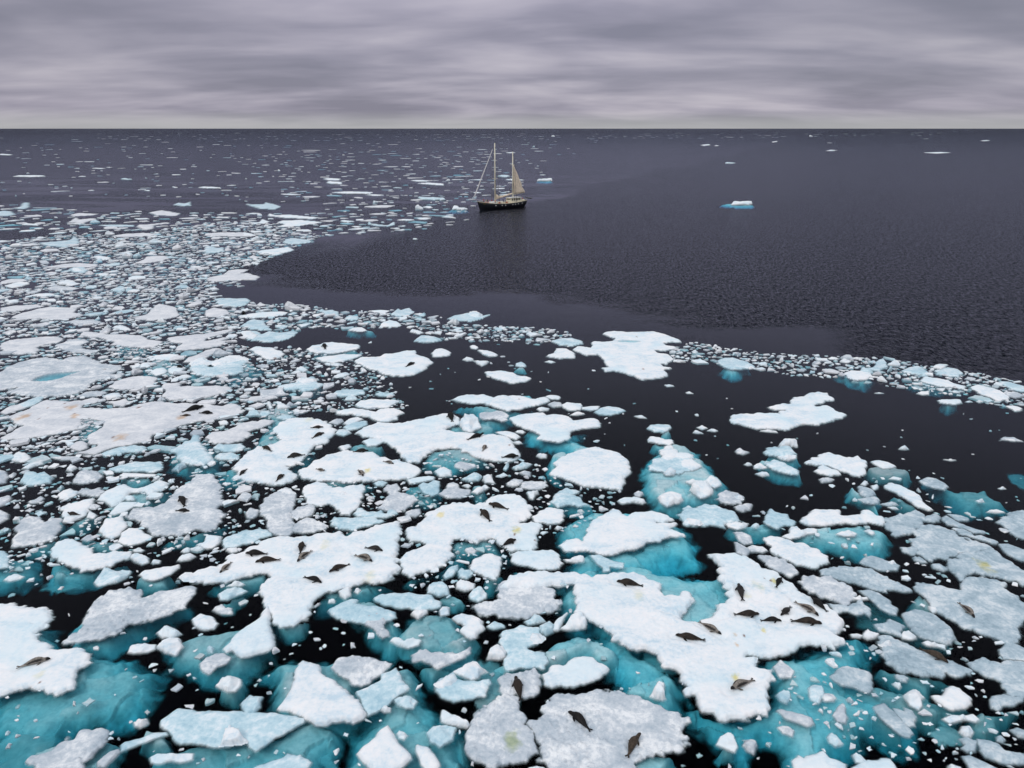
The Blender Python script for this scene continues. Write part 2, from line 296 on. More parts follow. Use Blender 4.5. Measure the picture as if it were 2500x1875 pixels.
# outlines traced on the water (f floe, c chunk, u submerged shelf, h melt hole)
ICE1 = """@ 0 1500
f s .55|snowy floe in the bottom left corner with one dark seal and a small meltwater hole|-250 -150 0 -129 60 -144 220 -99 450 -74 560 -19 590 35 500 90 410 190 420 260 500 310 620 350 800 350 900 380 960 440 950 510 840 600 810 720 780 780 640 830 560 820 430 790 250 800 100 830 0 870 -250 930
h 310 100 370 90 420 105 380 125 320 118
u 1.6||-250 -100 400 0 500 80 600 60 600 200 680 320 1000 380 1300 420 1560 500 1700 510 1730 640 1680 780 1600 920 1400 1060 1100 1110 700 1250 400 1330 150 1430 0 1330 -200 1300 -250 400
f g .35|long grey-white triangular floe pointing down left toward the corner floe with the single seal|680 280 850 140 940 20 960 -30 1000 -120 1090 -200 1200 -250 1400 -290 1520 -270 1550 -210 1750 -270 1900 -290 2050 -320 2110 -300 2100 -240 2050 -180 1980 -90 1850 -20 1600 40 1400 110 1250 200 1000 270 850 295 690 295
u 1.2||940 0 800 60 720 130 730 210 800 330 1000 370 1150 390 1300 300 1500 180 1700 60 2000 -60 2130 -180 1900 -150 1200 0
c s .35|small flat white lump alone in black water right of the triangular floe|1390 400 1430 320 1500 300 1690 310 1680 360 1600 400 1450 415
c s .7|upper of two rounded white knobs on a blue submerged ledge|1705 180 1820 90 1900 130 1960 200 1880 240 1760 250
c s .9|lower and larger of two rounded white knobs on a blue submerged ledge|1710 330 1790 240 1870 200 1960 220 1990 330 1900 430 1780 400
f g .35|rough scaly grey floe in the bottom left corner, pointed at its left end|260 1580 350 1520 440 1500 580 1440 640 1380 700 1330 790 1310 850 1250 980 1230 1050 1225 1150 1240 1165 1300 1120 1370 1090 1430 1000 1490 970 1540 900 1590 880 1700 700 1760 400 1760 330 1640
u 1.0||240 1540 300 1440 600 1380 800 1280 1250 1280 1340 1320 1300 1420 1200 1560 1080 1750 300 1750
f b .25|narrow curved bar of pale ice between the scaly corner floe and the arrow shaped floe|1310 1400 1350 1365 1500 1340 1650 1280 1790 1270 1800 1290 1650 1330 1500 1390 1400 1430 1320 1455
u .9||1500 1300 1560 1200 1640 1230 1800 1270 1900 1420 1700 1480 1500 1350
c s .7|small bright white cube of ice below the black water gap at lower left|1460 1140 1600 1090 1610 1160 1520 1215 1470 1190
c g .3|small frosty scrap beside the scaly corner floe|1060 1590 1200 1480 1290 1440 1300 1470 1220 1560 1130 1650 1060 1640
c s .3|short white snow bar lying on blue ice at the bottom edge|1630 1530 1700 1490 1850 1490 1960 1490 2090 1485 2080 1560 1960 1590 1850 1570 1720 1610 1640 1590
@ 500 1500
f b .3|pale blue arrow shaped floe with a small white pyramid on it, at the bottom edge|-490 1130 -400 1080 -300 1015 -200 1020 -50 1040 250 1040 500 1045 780 1060 950 1075 1080 1110 1085 1150 980 1210 850 1290 740 1330 650 1400 550 1455 490 1410 470 1370 250 1415 100 1430 0 1400 -150 1380 -260 1400 -330 1330 -400 1240 -490 1190
u 1.6||-700 1500 -350 1380 0 1300 500 1300 900 1220 1100 1100 1250 1100 1500 1150 1500 1400 1350 1500 1270 1600 1300 1760 -700 1760
c s .9|small white pyramid of ice standing on the pale blue arrow shaped floe|175 1410 230 1240 290 1150 370 1250 460 1360 380 1395
f s .75|smooth white floe shaped like a broad tooth, narrow at the top, bottom centre left|800 1000 920 780 980 560 1010 510 1060 480 1130 490 1230 520 1270 600 1340 660 1440 720 1560 800 1650 920 1740 1040 1710 1070 1600 1150 1480 1135 1370 1150 1340 1190 1220 1200 1110 1120 980 1060 850 1020
u 1.0||700 600 600 560 800 460 1000 480 1380 440 1500 390 1750 400 2000 400 2010 500 1850 700 1720 780 1700 1100 1400 1200 1100 1200 740 1000 740 700
f g .3|grey-blue triangular slab just right of the tooth shaped white floe|1370 560 1430 470 1600 440 1800 470 2020 520 2000 560 1880 640 1780 730 1700 760 1620 740 1540 670 1440 620
f b .35|pale blue square-cornered slab right of the tooth shaped floe|1650 820 1780 770 1890 700 1900 630 2000 610 2060 570 2130 680 2200 780 2150 830 2050 900 1980 960 1850 1050 1770 1070 1720 1000 1690 920
u 1.4||1650 800 1900 600 2250 480 2260 700 2420 900 2650 1100 2900 1300 2850 1600 2700 1760 1450 1760 1440 1600 1520 1500 1500 1250 1700 1100
f s .6|white diamond shaped slab with sharp corners at the bottom edge, left of centre|1640 1490 1740 1400 1850 1310 1890 1230 1980 1170 2030 1260 2100 1370 2190 1470 2210 1540 2120 1630 2000 1760 1850 1700 1750 1600
c b .6|small white block of ice behind the right corner of the diamond slab|2080 1260 2130 1230 2190 1290 2150 1345 2100 1320
c b .5|smooth blue rounded lump beside the square-cornered slab|2055 900 2110 865 2230 870 2290 920 2250 1000 2180 1010 2080 960
c s .5|white snowball of ice on the shelf below the square-cornered slab|1910 1020 1940 970 2005 985 2000 1045 1940 1050
f b .25|frosted pale floe with a ragged upper edge at the bottom border|500 1660 560 1610 700 1570 830 1540 890 1490 980 1530 1030 1510 1060 1560 1140 1590 1120 1640 1040 1680 1000 1760 520 1760
c s .75|rounded white lump alone in black water left of the tooth shaped floe|140 750 200 680 270 640 340 635 400 670 400 740 330 830 250 830 180 790
u .7||150 780 230 660 400 640 430 700 400 800 300 880 200 870
c b .5|smooth grey-white twisted lump touching the arrow floe's upper edge|400 940 500 840 530 870 630 870 600 930 590 1000 540 1060 450 1080 410 1010
f s .7|steep white triangular block with a straight right edge, above the rounded lump in black water|210 340 300 240 400 150 500 100 580 30 650 -60 690 -170 700 -20 720 200 755 340 680 380 620 400 500 430 400 440 330 400 290 370 230 395
u .9||-250 200 0 150 250 90 420 90 700 0 760 350 650 400 500 550 400 620 100 620 -100 560 -400 550 -430 430 -450 250
f g .25|grey granular lozenge beside the steep triangular block|-60 520 0 470 100 420 200 410 280 450 230 520 130 560 40 640 -30 610
c b .4|low white lump on the blue ledge left of the steep triangular block|30 360 70 330 105 350 80 410 40 400
f g .25|crumbly grey-white cap on a teal shelf near the middle of the lower edge|1720 50 1780 -30 1900 -60 2000 -20 1960 60 1930 140 1990 220 1920 250 1850 200 1800 150 1750 110
u .9||1450 -80 1600 20 1720 120 1800 200 1900 330 2000 370 2150 240 2170 180 2080 50 2000 -80 1800 -200 1500 -200
c s .5|small white boot shaped block beside the crumbly cap|2010 270 2050 225 2110 235 2160 290 2250 240 2330 260 2310 320 2200 360 2100 330
c s .35|rounded snowy scrap left of the steep triangular block|-120 40 -40 -20 80 20 140 90 100 150 0 165 -90 120
@ 1000 1500
f s .8|bright white irregular block with knobbly arms above the black channel at lower centre|460 20 560 -20 700 -10 790 60 810 130 740 190 720 240 660 250 580 200 530 160 600 110 520 70
u .9||-60 0 0 -80 300 -120 500 0 700 200 720 260 650 400 560 480 300 400 0 380 -200 300 -150 100
f g .45|frosty floe with a ragged left end and upturned right tip at lower centre|30 430 100 400 200 385 300 395 360 390 430 400 520 410 600 370 650 340 650 400 600 450 480 480 400 540 310 570 230 520 120 490 40 480
u .9||70 520 250 480 480 530 500 570 350 620 330 660 250 700 180 690 130 580
c s .9|white block with upright spikes leaning on a rounded blue ice raft|480 600 580 540 600 510 690 465 740 500 760 560 850 600 760 640 740 680 660 700 560 640
f b .45|rounded raft of blue and white ice below the spiked block|270 740 350 680 470 620 510 690 640 700 860 680 890 730 830 790 820 860 640 900 480 915 340 880 290 810 300 790
c s .5|left white hump of the rounded blue raft|275 745 330 710 400 660 470 620 515 700 440 760 330 790
f g .35|round grey floe with a crumbly rim and a dark seal across its lower edge|950 690 1040 620 1200 610 1350 590 1400 650 1420 720 1400 810 1340 880 1260 890 1180 870 1100 850 1010 860 990 790
f g .4|grey granular pear shaped floe just under the round floe with the upright seal|590 1340 640 1220 700 1130 780 1030 860 940 960 880 1050 860 1170 900 1190 1000 1230 1090 1270 1200 1330 1300 1365 1380 1340 1450 1230 1530 1130 1560 1010 1600 920 1650 820 1640 740 1590 640 1530 610 1430
f g .4|large lavender-grey floe at the bottom centre carrying two seals|1330 1150 1430 1060 1410 980 1500 900 1570 840 1650 840 1750 860 1850 840 1930 790 2020 770 2100 810 2210 840 2400 840 2510 860 2520 910 2620 930 2720 970 2780 1020 2930 1010 2960 1070 3030 1090 3055 1150 2960 1170 2930 1230 2950 1310 2975 1380 2970 1440 2900 1490 2700 1510 2560 1530 2470 1580 2460 1760 1560 1760 1500 1590 1410 1520 1380 1380 1370 1250
u 1.2||2400 1500 2900 1450 2850 1600 2700 1760 2300 1760
f s .5|thick cauliflower white floe left of the turquoise bay beside the largest floe|1440 640 1540 550 1700 530 1760 470 1890 430 1970 460 2050 510 2150 580 2130 620 2000 680 1880 740 1780 755 1640 750 1540 780 1460 740
c s .9|white rocky block at the tip of the turquoise bay|1630 150 1700 80 1740 10 1830 -30 1900 20 1895 130 1830 160 1700 165
c s .8|pale rounded boulder of ice left of the crumbly blue-grey floe|840 480 870 350 1000 300 1040 380 1030 450 960 480
f b .3|blue-grey mound with a white right shoulder in the lower centre|940 300 1000 200 1100 150 1200 120 1400 130 1410 200 1465 240 1400 300 1350 320 1300 360 1480 410 1480 480 1440 570 1300 560 1180 570 1030 590 990 560 1020 480 1060 400
c s .6|white shoulder lump on the blue-grey mound at lower centre|1300 250 1320 200 1400 180 1465 240 1420 290 1330 310
u 1.0||840 520 1000 480 1400 450 1500 300 1600 230 1800 160 1950 200 2250 350 2290 480 2150 560 2000 500 1900 450 1600 560 1450 620 1000 620 860 620
c b .8|tilted smooth plate of ice left of the rocky block|1240 60 1330 0 1400 -10 1460 50 1380 80 1280 110
c b .7|smooth translucent wedge standing in black water left of the rocky block|1410 100 1510 40 1560 100 1540 180 1470 220 1420 190
c s .4|thin white sliver of ice among blue plates left of the rocky block|1560 100 1600 40 1700 -40 1650 60 1600 170 1540 170
c s .6|wedge shaped white block pointing right into black water at the bottom centre left|340 1150 365 1000 500 1090 610 1150 650 1190 615 1215 490 1190
f s .5|white leaf shaped slab at the bottom edge left of the pear shaped floe|70 1470 80 1400 190 1430 260 1500 320 1580 330 1620 280 1680 180 1700 120 1600
c b .4|rounded blue lump under the wedge shaped block|190 1260 260 1190 400 1180 500 1200 460 1340 330 1430 220 1360
c b .3|small dark grey ice scrap tipped with white above the mid black channel|840 120 920 60 1020 110 1020 130 900 155
c s .4|tiny white lump at the bottom edge left of the lavender floe|1290 1640 1360 1620 1440 1630 1480 1680 1300 1700
c s .25|tiny white peak on the upper left edge of the lavender floe|1475 940 1490 915 1510 930 1500 945
@ 1500 1500
f s .85|largest bright white floe, crowded with dark seals, one lone seal on its lower lobe|-1270 -290 -1200 -360 -1150 -420 -980 -450 -700 -480 -700 -470 -560 -470 -440 -470 -310 -450 -240 -430 -220 -440 -100 -470 50 -470 200 -460 310 -420 370 -380 430 -370 520 -350 510 -310 500 -280 530 -240 620 -210 720 -210 740 -250 830 -260 860 -200 830 -140 800 -70 760 -10 780 40 920 60 1000 10 1070 -40 1120 -120 1220 -140 1230 -240 1240 -280 1170 -330 1130 -400 1120 -430 1160 -440 1110 -480 1110 -500 1160 -520 1080 -580 1030 -640 1030 -660 1180 -665 1400 -640 1520 -570 1620 -510 1730 -480 1820 -400 1860 -360 1980 -290 2080 -210 2200 -140 2300 -100 2420 -20 2470 40 2480 120 2430 170 2340 190 2480 260 2470 290 2380 360 2300 340 2200 310 2080 300 2000 330 1950 360 1900 400 1740 430 1620 440 1540 430 1440 430 1430 450 1530 460 1520 550 1560 580 1690 590 1700 660 1660 710 1650 780 1690 860 1680 960 1690 980 1640 1050 1560 1040 1490 1060 1430 1120 1390 1120 1340 1100 1200 1120 1130 1090 1040 1040 980 1010 900 900 870 850 800 840 780 800 800 740 730 700 710 640 680 590 650 570 600 545 540 520 460 410 400 400 300 380 200 340 150 330 80 300 60 260 0 240 -30 180 -100 130 -230 60 -350 30 -400 -20 -410 -100 -430 -200 -440 -260 -430 -340
u 1.4||-650 -150 -600 -300 -550 -480 -300 -520 0 -560 200 -550 450 -500 600 -480 700 -430 900 -440 1150 -500 1600 -300 1600 -100 1200 200 700 300 -100 200 -420 -100 -500 -80
u 1.9||-500 50 -350 30 -30 200 300 350 700 550 900 900 850 900 780 800 620 950 580 1000 450 960 100 900 100 700 -100 600 -250 500 -100 450 -150 300 -300 250
u 2.0||850 900 1000 1000 1400 1050 1700 900 1600 600 1400 430 1500 420 2000 350 2400 330 2480 150 2730 200 2800 400 2760 500 2700 620 2900 800 3100 1000 3300 1050 3300 1300 3100 1320 2740 1200 2560 1420 2450 1650 2300 1760 1920 1700 1880 1450 1720 1300 1600 1250 1500 1350 1500 1600 1400 1550 1330 1450 1150 1280 950 1150 850 1000
c s 1.2|narrow white spire of ice in dark water between the lavender floe and the largest floe|385 870 430 770 465 660 520 690 525 770 510 810 545 900 520 925 440 900
u .8||100 740 300 660 450 610 580 620 590 750 590 850 500 900 300 880 100 860
c s .6|white boulder of ice in black water under the largest floe's lower lobe|1100 1390 1130 1310 1210 1270 1270 1290 1320 1400 1290 1480 1220 1450
u .7||1090 1380 1300 1300 1350 1500 1180 1500
c g .5|rough grey-white lump beside the boulder under the largest floe's lower lobe|1385 1400 1420 1330 1500 1335 1530 1390 1500 1500 1430 1460
c g .3|crumbly frost patch on turquoise ice right of the largest floe's waist|1720 560 1790 480 1860 540 1940 600 1900 680 1790 680
c b .5|smooth mound on turquoise ice right of the largest floe's lower lobe|1740 860 1800 800 1880 820 1900 900 1860 960 1790 920
f g .35|slanting frosty slab with jagged top right of the largest floe's lower lobe|1760 1030 1800 1010 1900 1040 2050 1080 2130 1110 2160 1170 2080 1190 1960 1150 1850 1110
c g .3|pale oval lump just below the slanting frosty slab|1760 1200 1850 1190 1930 1240 1920 1310 1820 1270
f s .4|white mound cut by the bottom edge right of centre|1930 1580 1990 1510 2050 1550 2150 1500 2250 1480 2330 1550 2400 1560 2500 1600 2520 1760 1980 1760 1940 1650
c s .35|tiny white crumb in the notch above the lone seal's lobe|1440 450 1530 450 1530 510 1480 500
c b .4|broken pale block near the right edge of the turquoise apron|2090 780 2150 740 2230 760 2260 860 2200 960 2120 920
@ 2000 1500
f b .55|smooth pale turquoise boulder floating right of the largest floe|130 660 180 590 290 555 430 560 540 610 580 680 590 780 530 830 440 810 300 760 180 710
f g .35|rough grey rubble strewn floe with a slim seal on its upper edge, lower right|620 270 680 220 780 230 900 280 1050 350 1200 400 1400 480 1540 550 1650 600 1560 630 1400 640 1300 655 1200 640 1090 650 900 620 820 560 740 500 690 430 690 350
u 1.0||640 460 800 600 1150 620 1500 660 1500 700 1250 700 1240 830 1150 840 900 680 700 660 610 600
c s .7|white round boulder on the left end of the rubble strewn floe|640 310 680 265 760 280 775 340 700 350
f g .45|smooth lavender oval floe above the rubble strewn floe at right|910 0 940 -45 1030 -70 1130 -50 1210 -20 1280 20 1360 90 1430 180 1470 260 1430 310 1350 310 1200 260 1100 230 1000 160 930 60
u .7||850 -20 1000 -60 1300 60 1450 300 1350 330 1080 240 960 140 870 60
c s .6|white loaf shaped block between the two grey floes at right|870 190 960 165 1030 210 1040 250 980 270 900 250
c s .4|snow capped bar under the smooth lavender oval floe|1110 290 1160 265 1230 300 1350 320 1360 370 1280 340 1200 330 1150 320
c g .35|pile of grey broken plates left of the smooth lavender oval|580 90 720 80 750 30 800 60 920 120 870 180 900 240 780 200 650 170
c s .4|knobbly white block touching open black water right of the largest floe|470 200 500 150 560 170 630 190 600 240 520 265 480 240
c s .35|small flat white block left of the knobbly block by the largest floe|335 200 400 190 460 215 430 245 360 235
f s .5|white crescent of snow on a domed grey block at lower right|1230 870 1330 860 1380 790 1420 760 1520 780 1580 830 1650 900 1620 960 1560 1000 1450 1010 1350 980 1270 930
u 1.1||900 800 1100 850 1250 880 1400 950 1600 900 1650 960 1550 1060 1300 1100 1300 1200 1150 1150 850 1050 600 950 450 900 300 800 600 700 900 760
f b .4|long slanting pale finger of ice pointing down right in black water|600 1000 640 960 700 950 760 1000 830 1070 900 1130 960 1210 1010 1270 980 1310 900 1290 800 1220 700 1130 620 1050
f b .35|shorter pale finger of ice tucked behind the long slanting finger|800 1000 860 1010 930 1050 920 990 1000 1030 1050 1090 1030 1190 970 1200 900 1150
u 1.3||520 1060 620 1000 950 1290 920 1330 750 1280 600 1180
c s .7|split white block with a pointed left ear near the long slanting finger|890 850 960 800 990 770 1050 800 1110 870 1080 900 1100 970 1070 1025 980 970
c s .35|snowy scrap shaped like a bone above the small round ice ball at lower right|1330 1120 1420 1070 1550 1080 1650 1060 1720 1120 1690 1155 1560 1120 1410 1170
c s .5|round white ice ball in black water at lower right|1510 1260 1530 1180 1600 1180 1650 1240 1630 1320 1560 1310
f g .35|white lobed floe near the right border of the lower right corner|1830 930 1870 870 1990 850 2090 890 2200 880 2210 930 2110 970 1990 980 1930 1025 1860 1000
u 1.0||1650 980 1900 1020 2200 950 2180 1040 2000 1130 2040 1240 1900 1280 1870 1350 1650 1250 1600 1150
f g .3|rough grey spit running off the right border above the white lobed floe|1640 530 1760 440 1850 490 1960 520 2050 480 2210 520 2300 560 2300 900 2100 890 2020 820 1990 720 1880 680 1780 640
f b .3|domed blue-grey slab at the right border|1950 370 2030 310 2120 310 2300 400 2300 500 2150 480 2000 470
f g .35|speckled grey slab in the bottom right corner|1730 1350 1850 1350 1950 1400 2000 1450 2100 1480 2300 1500 2300 1620 2100 1600 1950 1580 1800 1530 1730 1460
c g .3|small jagged grey block in the bottom right corner|1500 1330 1600 1320 1690 1350 1680 1470 1600 1480 1530 1440 1570 1400
f s .45|white boulder cut by the bottom edge, right of the pale fingers|370 1640 450 1590 580 1570 680 1540 770 1550 830 1640 860 1760 350 1760
c s .5|white elongated lump left of the boulder at the bottom edge|350 1500 380 1475 430 1490 510 1590 460 1600 400 1590
c s .4|white cube cut by the bottom edge in the right part|1390 1620 1430 1600 1510 1630 1540 1760 1400 1760
f g .3|long dim grey slab along the bottom right edge|1560 1530 1640 1520 1750 1570 1900 1640 2050 1700 2100 1760 1700 1760 1620 1640
c b .5|brown-white jagged chunk on turquoise ice at the lower right of the largest floe|80 1310 110 1260 180 1320 250 1380 240 1400 180 1420 110 1370
c g .45|grey stacked lumps left of the small black water pocket|150 1080 200 980 240 930 270 990 270 1060 300 1110 280 1170 200 1150
c s .4|tiny white horn of ice near the turquoise boulder|780 730 840 720 875 760 860 800 800 750
c g .3|greyish bean shaped lump below the rubble strewn floe|810 640 900 640 950 670 940 720 880 720 830 680
c g .4|white speck block between the stacked lumps and the turquoise boulder|280 900 330 890 360 920 355 960 310 930
c g .4|pair of pale lumps on the turquoise apron|20 870 60 830 130 840 175 890 150 930 60 930
c g .3|round grey ball of ice at the right border bottom corner|1910 1310 1950 1290 2000 1340 1980 1380 1920 1360
c b .3|pale tilted slab at the right border of the bottom corner|2060 1240 2130 1210 2300 1280 2300 1350 2150 1310
@ 0 1125
f g .4|squarish frosty grey floe at the left side above the teal shelf|130 900 150 820 130 720 200 670 250 620 370 590 440 620 490 650 560 620 650 610 660 690 650 760 600 830 500 860 380 890 230 910 150 930
u .9||200 920 400 890 620 840 680 700 700 740 650 850 550 930 350 960
f s .5|white boomerang shaped floe with a tail pointing right at left|560 920 620 870 700 835 830 850 920 890 970 950 1020 990 1130 985 1250 970 1410 960 1420 1030 1350 1060 1200 1120 1120 1130 1000 1170 880 1185 820 1150 760 1120 660 1080 560 1030 555 980
u 1.3||500 1080 700 1080 900 1190 1150 1130 1400 1050 1420 1100 1300 1140 1100 1200 1000 1260 700 1300 520 1290 560 1240 520 1200
u 1.2||850 820 1000 830 1300 880 1420 960 1200 960 1000 960 920 880
f s .35|white almond shaped floe with a submerged base right of the boomerang floe|1500 1220 1560 1180 1700 1150 1920 1120 1930 1150 1870 1190 1750 1250 1620 1285 1550 1250
u 1.0||1420 1300 1520 1220 1900 1190 1810 1290 1830 1340 1700 1385 1480 1330
c b .7|sculpted blue-grey block with two raised horns right of the boomerang floe|1030 1300 1100 1200 1160 1130 1250 1170 1310 1170 1350 1150 1420 1170 1380 1240 1300 1290 1180 1320 1070 1350
f b .4|blue rounded slab on the left border beside a blurred teal shelf|-150 960 20 965 80 1000 100 1060 80 1140 0 1150 -150 1140
u 1.3||-150 950 100 1010 350 990 390 1030 350 1120 330 1230 200 1280 0 1335 -150 1360
c s .3|jagged white crumb on the teal shelf at the left border|50 1280 110 1230 200 1210 260 1240 220 1270 100 1300
f s .6|white floe with a raised centre and one brown seal, among brash at left|650 490 740 450 850 430 960 395 1020 400 1000 450 960 510 920 570 830 620 760 650 690 640 660 590 670 540
u .8||560 570 650 500 660 640 800 660 1000 520 1050 580 980 650 850 700 700 700 650 640
c s .4|small white triangle on the lower right rim of the brown seal's floe|940 610 990 530 1050 580 1010 620
f s .7|white winged floe, long tilted plates joined over blue ice at left centre|1030 410 1110 330 1250 270 1350 245 1410 280 1500 290 1650 240 1720 200 1830 230 1800 280 1700 320 1630 360 1550 320 1420 330 1330 400 1270 460 1200 490 1150 420
u .8||1130 560 1200 480 1400 330 1800 280 1940 230 1900 290 1700 420 1550 480 1450 530 1200 580
f s .3|small white sliver plate at the lower corner of the winged floe|1180 570 1230 500 1290 445 1480 435 1460 470 1350 540 1230 580
c s .5|white knob between the plates of the winged floe|1360 390 1400 360 1460 380 1450 420 1380 430
f g .35|wide floe covered with bubbly white rubble carrying two small dark seals, left centre|1420 520 1550 500 1700 480 1800 430 1900 330 2020 230 2080 180 2120 140 2300 130 2360 200 2400 240 2370 320 2400 420 2380 500 2430 570 2370 680 2340 730 2212 760 2100 740 1950 790 1850 800 1750 820 1650 790 1580 740 1500 660 1400 600 1360 570
u .7||1700 800 2100 740 2400 640 2420 560 2440 640 2350 740 2000 860 1800 880
f s .5|fuzzy round white lump below the winged floe|1090 680 1150 620 1300 595 1350 640 1370 690 1290 780 1210 830 1120 800 1080 750
f s .45|white granular triangular floe below the fuzzy round lump|1265 870 1320 770 1390 720 1490 715 1540 760 1640 810 1600 840 1500 880 1400 905 1330 890
c s .5|white cauliflower lump right of the boomerang floe's tail|1430 1030 1470 985 1550 1000 1610 1040 1600 1090 1540 1115 1460 1070
c s .5|small rounded white lump just above the cauliflower lump|1450 950 1500 925 1560 950 1530 975 1460 980
c s .4|white double lump right of the cauliflower lump|1920 1070 1980 1000 2080 985 2120 1020 2050 1060 1960 1080
c s .35|small white oval above the white double lump|1965 970 2010 930 2065 940 2040 980 1990 990
c s .4|little white bow shaped crumb left of the white double lump|1645 1090 1700 1050 1740 1060 1720 1100 1660 1110
f s .5|rounded white floe at far left of the brash, above the brown seal's floe|620 370 660 320 750 295 830 320 810 370 740 400 640 400
f g .3|low frosty floe touching the rounded white floe|830 345 880 290 980 300 1070 280 1130 320 1050 380 930 365
c g .3|grey bar of ice pointing up right above the boomerang floe|880 845 930 810 1000 790 1025 830 950 865
c b .9|pointed blue-white berg with a twisted ridge near the left border|230 220 300 130 320 60 400 110 460 140 540 120 590 180 550 230 430 250 320 270
c s .4|slim white slab pointing up right above the twisted ridge berg|240 80 350 10 480 0 480 20 380 50 300 85
c s .4|small triangular white chunk standing alone above the rounded white floe|720 100 780 20 835 70 770 110
f s .35|long straight white bar of ice above the winged floe|1290 150 1330 125 1500 130 1680 140 1670 160 1500 165 1320 165
u .8||1250 200 1350 160 1650 170 1640 210 1500 260 1400 260
f g .25|grey oval plate with a small white lump near the upper left|790 190 850 110 930 95 1030 105 1100 160 1050 215 900 240 800 230
c g .25|bow shaped white scrap curled in the dark water at left|310 430 380 420 450 370 475 400 420 450 340 460
f b .3|long pale blue frosted floe across the top of the winged floe|1180 80 1300 40 1450 10 1600 0 1740 10 1740 90 1650 120 1500 110 1350 110 1230 110
c g .35|white crumbly lump on the left border|-60 120 0 80 80 110 100 170 50 230 -60 260
c g .35|snowy lump on the left border beneath the crumbly one|-60 430 20 390 100 360 130 390 90 460 0 490 -60 480
c g .35|pale wedge on the left border next to the squarish floe|-60 540 20 520 100 570 80 620 0 670 -60 680
c s .3|round frosty clump right of the almond shaped floe|1950 1240 2010 1195 2080 1200 2120 1250 2090 1300 2000 1290
@ 500 1125
f s .7|large white floe with nine scattered seals in the lower left centre|-280 1240 -180 1210 0 1140 150 1110 240 1080 260 1020 400 980 450 940 570 900 600 860 760 820 940 810 1150 790 1290 770 1450 760 1520 810 1600 770 1780 730 1900 670 2080 630 2110 650 2110 720 2130 750 2090 850 2100 940 2060 1020 2080 1050 2060 1090 2130 1140 2090 1200 2000 1270 1900 1300 1750 1290 1600 1320 1450 1370 1290 1400 1230 1450 1160 1500 1130 1600 1080 1700 960 1760 830 1760 760 1720 700 1640 680 1580 640 1520 580 1400 620 1330 690 1290 710 1240 690 1200 580 1190 450 1240 330 1270 200 1290 0 1300 -150 1300
h 910 1320 1000 1300 1090 1290 1060 1315 960 1335
h 930 1385 1000 1370 985 1400 940 1410
u 1.5||0 1310 300 1260 600 1180 730 1230 640 1340 600 1330 400 1400 300 1420 0 1330
u 1.5||1150 1500 1300 1380 1600 1300 1850 1270 2050 1240 1980 1330 1900 1400 1700 1480 1450 1500 1250 1560 1170 1560
u .9||720 1640 900 1770 1060 1720 1110 1650 1110 1740 1050 1830 850 1850 740 1780
c b .5|smooth oval block with a blue foot left of the nine seal floe's lower lobe|150 1420 260 1360 400 1350 460 1390 380 1430 250 1500 170 1500
u .6||150 1480 250 1500 460 1400 450 1440 350 1500 200 1530
c s .6|white rounded block with a ridge just above the smooth oval block|240 1350 320 1310 400 1280 430 1320 380 1350
c g .4|two joined pale lumps in black water left of the nine seal floe's lower lobe|90 1600 190 1530 240 1590 290 1580 290 1650 180 1650
c s .5|upright white lump on blue ice by the nine seal floe's lower right edge|1460 1390 1540 1345 1580 1370 1570 1450 1520 1490 1470 1450
c s .4|small white lump right of the upright lump on blue ice|1620 1400 1660 1360 1690 1380 1650 1430
f s .45|long white floe with four small seals and a yellow stain, above the two part floe|1020 100 1100 50 1170 0 1300 -60 1440 -110 1520 -120 1660 -110 1800 -100 1900 -50 2050 -10 2130 0 2270 50 2280 110 2230 170 2100 190 1900 190 1700 220 1500 210 1300 210 1180 190 1050 175 1030 140
u .7||1060 170 1300 210 1700 210 1850 200 1750 240 1500 260 1330 250 1180 210
f s .55|tall white floe with six seals in pairs at its top, middle and foot|300 80 340 20 420 -50 480 -110 560 -160 700 -180 830 -240 790 -280 750 -330 750 -380 820 -420 960 -470 1140 -475 1260 -450 1340 -400 1410 -340 1370 -260 1290 -200 1180 -170 1130 -100 1050 -20 960 30 880 40 900 80 970 130 990 170 930 210 800 240 680 255 560 220 450 210 380 190 300 180 360 130 370 100
u 1.0||80 130 300 30 500 -200 620 -350 800 -500 1080 -500 1200 -250 1150 0 900 100 850 50 400 180 300 210 150 210
f s .45|white and grey two part floe below the three pale seals' floe|1050 290 1130 250 1220 210 1300 240 1370 280 1500 280 1610 260 1730 260 1720 330 1690 400 1700 440 1640 520 1560 570 1480 570 1420 520 1340 460 1250 480 1170 450 1100 440 1070 370
c s .3|white crumb sitting on the grey half of the two part floe|1440 350 1500 325 1550 345 1500 370
f g .3|grey speckled floe with white cap, tall and narrow, left of the two part floe|600 470 640 400 730 350 800 300 870 280 960 330 980 420 970 480 930 560 930 640 970 680 940 760 860 800 760 780 700 750 640 700 680 640 600 580 590 530
c s .4|white cap on top of the grey speckled narrow floe|800 310 850 285 920 290 970 350 900 365
f g .3|smooth lavender oval piece right of the speckled narrow floe|930 550 1000 500 1140 460 1190 470 1190 520 1150 580 1050 610 950 600
f g .3|pale grey rounded plate touching the nine seal floe's upper edge|950 720 1010 650 1100 600 1200 630 1300 680 1300 720 1180 760 1060 770 980 760
f b .45|blue striped boat shaped block above the nine seal floe|1360 640 1400 600 1600 610 1790 580 1860 620 1950 640 1850 670 1700 700 1600 740 1450 730 1380 690
u .7||1350 660 1500 740 1700 720 1900 660 1750 740 1550 770 1400 730
f b .3|long smooth blue-grey bank left of the nine seal floe's upper rim|180 850 300 790 450 740 600 730 680 740 720 800 620 820 520 870 400 900 280 930 210 930
c s .4|smooth white snow hump left of the long blue-grey bank|0 880 30 800 120 790 185 800 170 870 80 945 0 945 -80 900
c s .35|small white triangle below the long blue-grey bank|240 950 300 930 360 930 350 970 290 990
